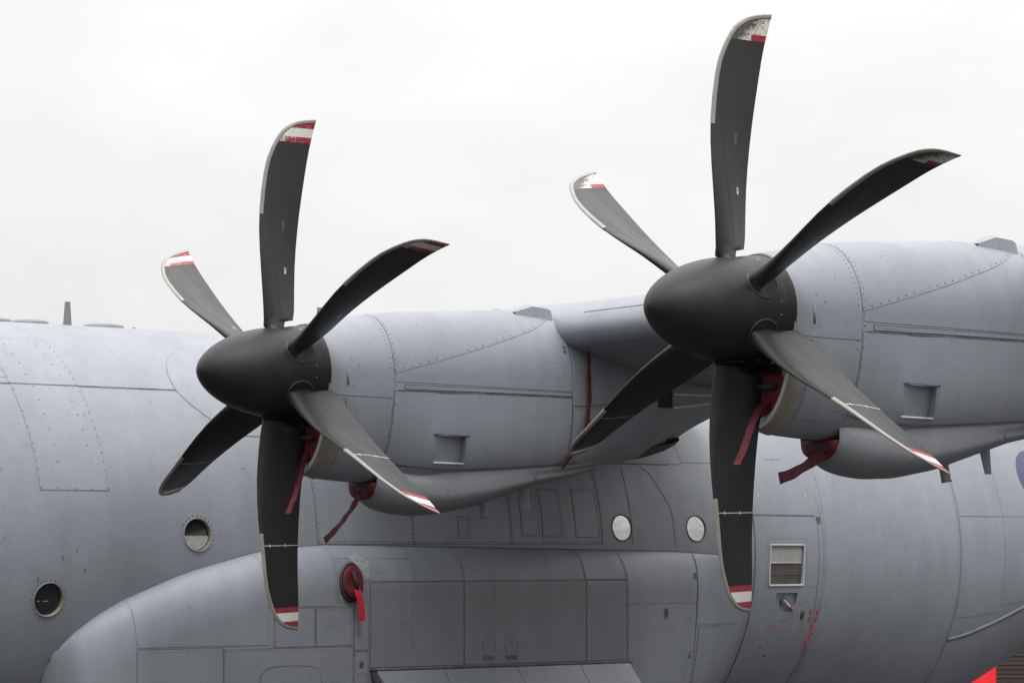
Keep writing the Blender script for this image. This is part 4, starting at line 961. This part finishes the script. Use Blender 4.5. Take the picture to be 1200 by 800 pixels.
# shank under the cuff
for r, q in ((.28, .09), (.33, .095)):
    th_ = -.10 * r; rows.append([to3(r, (PX + q * math.cos(t), .10 * r + q * math.sin(t))) for t in np.linspace(math.pi, -math.pi, 2 * nu - 2 + 1)[:-1]])
for r in rr:
    b = [it(r, BT[:, 0], BT[:, i]) for i in (1, 2, 3, 4)]
    up, dn = blade_sec(r, (b[0], b[1]), (b[2], b[3]), THK(r)); rows.append([to3(r, p) for p in up + dn[1:-1][::-1]])
n_ = len(rows[0])
V, F = rows_to_grid(rows, True, True)
MI = [0 if (i % n_) < nu - 1 else 1 for i in range(len(F))]
def shade_blade(name, mats):
    o = mesh(name, V, F, mats, prop, MI, zi=False, sharp=50); recalc(o); return o
blade0 = shade_blade('propeller_blade', [BLADE_IN, BLADE_BACK])
# decide which side is the tangential face and order materials accordingly
me = blade0.data; s0 = sum(p.normal.y * p.area for p in me.polygons if p.material_index == 0)
if s0 > 0:
    for p in me.polygons: p.material_index = 1 - p.material_index
# erosion strip round the leading edge
rs = np.r_[np.linspace(1.27, 1.9, 22), BT[BT[:, 0] > 1.9, 0]]
rows = []
cum = None
LEp = np.array([[r] + [it(r, BT[:, 0], BT[:, i]) for i in (1, 2, 3, 4)] for r in rs])
for i, (r, xl, tl, xt, tt) in enumerate(LEp):
    a = LEp[max(i - 1, 0)]; b = LEp[min(i + 1, len(LEp) - 1)]
    tv = np.array([b[1] - a[1], b[0] - a[0]]); tv /= np.linalg.norm(tv) + 1e-9     # (dx, dr) along the edge
    inw = np.array([tv[1], -tv[0]])                                             # into the blade
    row = []
    for wd, sd in ((.029, 1), (.025, 1), (.016, 1), (.006, 1), (-.002, 0), (.006, -1), (.016, -1), (.025, -1), (.029, -1)):
        x = xl + inw[0] * wd; r2 = min(r + inw[1] * wd, 2.056)
        b_ = [it(r2, BT[:, 0], BT[:, k]) for k in (1, 2, 3, 4)]; f = np.clip((x - b_[0]) / (b_[2] - b_[0] + 1e-6), 0, 1)
        c = np.array([b_[2] - b_[0], b_[3] - b_[1]]); nn = np.array([-c[1], c[0]]); nn /= np.linalg.norm(nn) + 1e-9
        y = np.interp(f, CH, YT) * THK(r2) + (.0032 if abs(wd) < .026 else .0016)
        p = np.array([x, b_[1] + c[1] * f]) + nn * y * sd * np.array([.2, 1]); row.append(to3(r2, p))
    rows.append(row)
V2, F2 = rows_to_grid(rows); 
strip0 = mesh('erosion_strip', V2, F2, [STRIP, STRIPEDGE], prop, [1 if (i % 8) in (0, 7) else 0 for i in range(len(F2))], zi=False); recalc(strip0)
# thin line across the back of the blade where the heated boot ends
def back_strip(r0, r1, f0, f1, off, side, name, mt):
    rows = []
    for f in np.linspace(f0, f1, 9):
        row = []
        for r in (r0, r1):
            b = [it(r, BT[:, 0], BT[:, k]) for k in (1, 2, 3, 4)]; c = np.array([b[2] - b[0], b[3] - b[1]]); n = np.array([-c[1], c[0]]); n /= np.linalg.norm(n)
            p = np.array([b[0], b[1]]) + c * f + n * side * (np.interp(f, CH, YT) * THK(r) + off); row.append(to3(r, p))
        rows.append(row)
    Vx, Fx = rows_to_grid(rows); return Vx, Fx
side_front = 1 if s0 < 0 else -1
mb = MB()
a, b = back_strip(1.362, 1.3675, .06, .99, .0015, -side_front, '', None); mb.add(a, b)
for f in (.2, .62): a, b = back_strip(1.352, 1.378, f, f + .02, .002, -side_front, '', None); mb.add(a, b)
boot0 = mb.build('boot_line', TRIM, prop, zi=False)
mb = MB(); a, b = back_strip(.80, .85, .62, .70, .0015, side_front, '', None); mb.add(a, b)
label0 = mb.build('blade_placard', noisy('worn_placard', (.10, .10, .095), (.5, .5, .46), (60, 60, 60), rough=.6), prop, zi=False)
mb = MB()
for k in range(14):
    r = .47 + .06 * k; a, b = back_strip(r, r + .06, .40 - .012 * k, .412 - .012 * k, .0012, side_front, '', None); mb.add(a, b)
edge0 = mb.build('boot_edge', GROOVE, prop, zi=False)
mb = MB(); a, b = back_strip(1.14, 1.22, .55, .62, .0012, side_front, '', None); mb.add(a, b); 
scuff0 = mb.build('blade_scuff', noisy('brown_scuff', (.038, .032, .030), (.055, .042, .038), (50, 50, 50), rough=.6), prop, zi=False)
# blade socket: groove ring and plate following the spinner
def socket(angle):
    V, F = [], []; k = 36
    prof = ((.130, .001), (.126, .006), (.113, .006), (.107, .001))
    def sp_pt(u, w, h):
        x = PX + u; t = math.atan2(w, spin_r(x)); r = spin_r(x) + h; return (x, -r * math.sin(t), r * math.cos(t))
    for rad, h in prof: V += [sp_pt(rad * math.cos(t), rad * math.sin(t), h) for t in np.linspace(0, 2 * math.pi, k + 1)[:-1]]
    F = [(i * k + j, i * k + (j + 1) % k, (i + 1) * k + (j + 1) % k, (i + 1) * k + j) for i in range(3) for j in range(k)]
    c = len(V)
    for rad in (.107, .06, .001): V += [sp_pt(rad * math.cos(t), rad * math.sin(t), .003) for t in np.linspace(0, 2 * math.pi, k + 1)[:-1]]
    F += [(c + i * k + j, c + i * k + (j + 1) % k, c + (i + 1) * k + (j + 1) % k, c + (i + 1) * k + j) for i in range(2) for j in range(k)]
    o = mesh('blade_socket', V, F, [GROOVE, SPIN], prop, [0] * (3 * k) + [1] * (2 * k), zi=False); recalc(o); return o
sock0 = socket(0)
sock_off = -5.8 * D2R
sock0.rotation_euler = (sock_off, 0, 0)
V, F = [], []
for k in range(6):
    for dt in (23, 37):
        t = 90 + k * 60 + dt - 6; P, n = SPN.pn(-.235, t); a = np.cross(n, (1, 0, 0)); b = np.cross(n, a); kk = len(V)
        V += [P + (a * math.cos(s) + b * math.sin(s)) * .0045 for s in np.linspace(0, 2 * math.pi, 7)[:-1]] + [P + n * .004]; F += [(kk + i, kk + (i + 1) % 6, kk + 6) for i in range(6)]
fast0 = mesh('spinner_fasteners', V, F, SILVER, prop, zi=False, smooth=False); fast0['kind'] = 'stuff'

def fit_prop(root, phase, face_mat):
    root_parts = [o for o in bpy.data.objects if o.parent is root]
    for o in root_parts:
        if o.name.startswith('spinner'): o.rotation_euler = (phase, 0, 0); continue
        base = sock_off if o.name.startswith('blade_socket') else 0
        for k in range(6):
            c = o if k == 0 else o.copy()
            if k: COL.objects.link(c); c.parent = root
            c.rotation_euler = (phase + base + k * math.pi / 3, 0, 0)
            if o.name.startswith('propeller_blade') and face_mat is not None:
                if k == 0: o.data = o.data.copy(); o.data.materials[0] = face_mat
                else: c.data = o.data
prop.location = (HUB_IN[0], HUB_IN[1], HUB_IN[2] + ZI); prop.rotation_euler = (0, TILT, 0)
prop_out = copy_tree(prop, AC); prop_out.location = (HUB_OUT[0], HUB_OUT[1], HUB_OUT[2] + ZI)
fit_prop(prop, 6.309 * D2R, None); fit_prop(prop_out, 6.480 * D2R, BLADE_OUT)
prop['label'] = 'black six-bladed propeller with clear red and white tip bands'
prop_out['label'] = 'black six-bladed propeller, nearer, with tip paint mostly stripped on three blades'
# starboard engines are hidden behind the fuselage and left out
nacelle.location = HUB_IN
nac_out = copy_tree(nacelle, AC); nac_out.location = HUB_OUT
for o in [x for x in bpy.data.objects if x.parent is nac_out and x.name.startswith('numeral')]: bpy.data.objects.remove(o)

# ================================================================== COVERS (lift-away things)
def intake_plug(H, label, tail, tailw):
    t = thing('intake_cover', label, 'cover', 'red covers plugging the engine intakes', (H[0] - .12, H[1], H[2] - .55 + ZI)); o3 = np.array(t.location) - np.array((0, 0, ZI))
    k = 28; out_ = [(-.305 * math.sin(a), -.43 - .325 * math.cos(a)) for a in np.linspace(-math.pi / 2, math.pi / 2, k)]
    rows = []
    c = np.array([0, -.56])
    for f, x in ((.97, .04), (1.0, -.085), (.97, -.11), (.8, -.128), (.5, -.135), (.02, -.132)):
        rows.append([np.array([x + .004 * math.sin(q[0] * 16 + q[1] * 13), *(c + (np.array(q) - c) * f)]) + np.array(H) - o3 for q in out_ + [(.1, -.415), (-.1, -.415)]])
    Vv, Ff = rows_to_grid(rows, True); b = mesh('plug', Vv, Ff, RED, t, zi=False, sharp=60); recalc(b)
    mb = MB(); P = np.array(H) - o3 + np.array([-.145, -.14, -.52])
    mb.tube([P + np.array([.012, .075, 0]), P + np.array([-.02, .05, .004]), P + np.array([-.02, -.05, .004]), P + np.array([.012, -.075, 0])], .022, 6); mb.build('grip', STRAP, t, True, zi=False)
    pts = [np.array(H) - o3 + np.array(p) for p in tail]
    ribbon('streamer', pts, tailw, (.8, -.7, .3), REDDULL, t)
    return t
intake_plug(HUB_OUT, 'red plug in the large intake below the nearer right-hand propeller', [(-.14, -.15, -.61), (-.17, -.135, -.64), (-.206, -.12, -.664), (-.458, -.30, -.804), (-.67, -.45, -.955), (-.839, -.55, -1.073)], .052)
intake_plug(HUB_IN, 'red plug in the large intake below the left-hand propeller, streamer hanging behind a blade', [(-.14, -.13, -.60), (-.155, -.115, -.65), (-.16, -.10, -.701), (-.302, -.25, -.842), (-.468, -.40, -.995), (-.606, -.50, -1.131)], .042)
def cooler_plug(H, label, tail, w):
    t = thing('oil_cooler_cover', label, 'cover', 'red covers plugging the oil cooler scoops', (H[0] + .5, H[1], H[2] - .92 + ZI)); o3 = np.array(t.location) - np.array((0, 0, ZI))
    k = 20; out_ = [(-.178 * math.cos(a), -.865 - .14 * abs(math.sin(a)) ** .8) for a in np.linspace(0, math.pi, k)]
    c = np.array([0, -.92]); rows = []
    for f, x in ((.96, .56), (1.0, .505), (.95, .488), (.7, .48), (.02, .478)):
        rows.append([np.array([x + .005 * math.sin(q[0] * 40), *(c + (np.array(q) - c) * f)]) + np.array(H) - o3 for q in out_])
    Vv, Ff = rows_to_grid(rows, True); b = mesh('plug', Vv, Ff, RED, t, zi=False, sharp=60); recalc(b)
    mb = MB(); P = np.array(H) - o3 + np.array([.472, 0, -.915]); mb.box(P, (.012, .20, .042)); mb.build('grip', STRAP, t, zi=False)
    ribbon('streamer', [np.array(H) - o3 + np.array(p) for p in tail], w, (.0, .3, 1), REDDULL, t, twist=.35)
cooler_plug(HUB_OUT, 'red plug with short flag in the scoop under the right-hand nacelle', [(.47, -.09, -.965), (.46, .0, -1.0), (.45, .12, -1.06), (.45, .22, -1.10), (.45, .34, -1.125)], .085)
cooler_plug(HUB_IN, 'red plug with long trailing streamer in the scoop under the left-hand nacelle', [(.47, -.02, -.96), (.47, .05, -1.03), (.48, .15, -1.11), (.49, .3, -1.22), (.5, .50, -1.335)], .062)
# strap hanging over the inboard nacelle side from the wing root
t = ribbon('hanging_strap', [np.array(p) + np.array((0, 0, ZI)) for p in ((2.55, -5.42, .27), (2.555, -5.425, .1), (2.56, -5.425, -.15), (2.54, -5.41, -.37), (2.47, -5.36, -.55), (2.36, -5.30, -.72))], .055, (1, .3, 0), mat('dark_red_webbing', (.065, .006, .008), .8), None)
tag(t, 'dark red webbing strap hanging down the left nacelle from under the wing edge', 'strap')
# sponson inlet plug
P, ex, ey, n = PLUG
t = thing('inlet_cover', 'oval red plug with bright red tail in the inlet on the lower fuselage bulge', 'cover', None, (P[0], P[1], P[2] + ZI)); o3 = P
rows = [[q - o3 for q in ring_pts(P, ex, ey, .115 * f, .155 * f, 30, o_, n)] for f, o_ in ((.98, .0), (1.0, .03), (.93, .046), (.6, .05), (.3, .04), (.02, .036))]
Vv, Ff = rows_to_grid(rows, True); b = mesh('plug', Vv, Ff, RED, t, zi=False, sharp=60); recalc(b)
mb = MB(); mb.tube([P - o3 + n * .05 + ey * .10, P - o3 + n * .062 + ey * .0 + ex * .012, P - o3 + n * .055 - ey * .08 + ex * .03], [.014, .022, .012], 8); mb.build('grip', STRAP, t, True, zi=False)
ribbon('streamer', [P - o3 + n * .06 - ey * .07 + ex * .02, P - o3 + n * .075 - ey * .15 + ex * .035, P - o3 + n * .07 - ey * .25 + ex * .05, P - o3 + n * .06 - ey * .36 + ex * .055], .07, (1, 0, 0), REDBRIGHT, t)

# ================================================================== BACKGROUND (low right, beyond the belly)
Fw = np.array([math.sin(math.radians(40.108)), math.cos(math.radians(40.108))]); Rw = np.array([Fw[1], -Fw[0]]); C0 = np.array([-14.704, -24.898])
def gp(dist, px):        # ground point at a distance along the view, lateral by angle
    return C0 + Fw * dist + Rw * dist * (px - 600) / 3589.76
c = gp(56, 1240); Rm = np.array([[Rw[0], Fw[0], 0], [Rw[1], Fw[1], 0], [0, 0, 1]])
wallt = thing('slatted_wall', 'dark brown wall of thin horizontal slats far behind the tail', 'wall', None, (c[0], c[1], 0))
BR = noisy('dark_brown_slats', (.020, .014, .012), (.045, .03, .026), (.6, .6, 9), rough=.75)
mb = MB(); mb.box((0, .1, 2.0), (24, .12, 4.0), 0, Rm); mb.build('backing', VOID, wallt, zi=False)
mb = MB()
for k in range(50): mb.box((0, random.uniform(-.01, .01), .05 + .08 * k), (24, .07, .068), 0, Rm)
o = mb.build('slat', BR, wallt, zi=False); o['kind'] = 'stuff'
c = gp(50, 1164); c = c - Rw * 1.0
bt = thing('red_board', 'bright red upright board standing beyond the belly of the aircraft', 'board', None, (c[0], c[1], 0))
BRED = noisy('bright_red_panel', (.72, .008, .012), (.80, .014, .02), (3, 3, 3), rough=.5)
mb = MB(); mb.box((0, 0, 1.1), (2.0, .06, 1.5), 0, Rm); mb.build('panel', BRED, bt, zi=False)
mb = MB()
for s_ in (-.9, .9): q = Rm @ np.array([s_, .06, .0]); mb.box((q[0], q[1], .7), (.06, .05, 1.4), 0, Rm); mb.box((q[0], q[1], .03), (.08, .6, .05), 0, Rm)
mb.build('stand', SEAL, bt, zi=False)
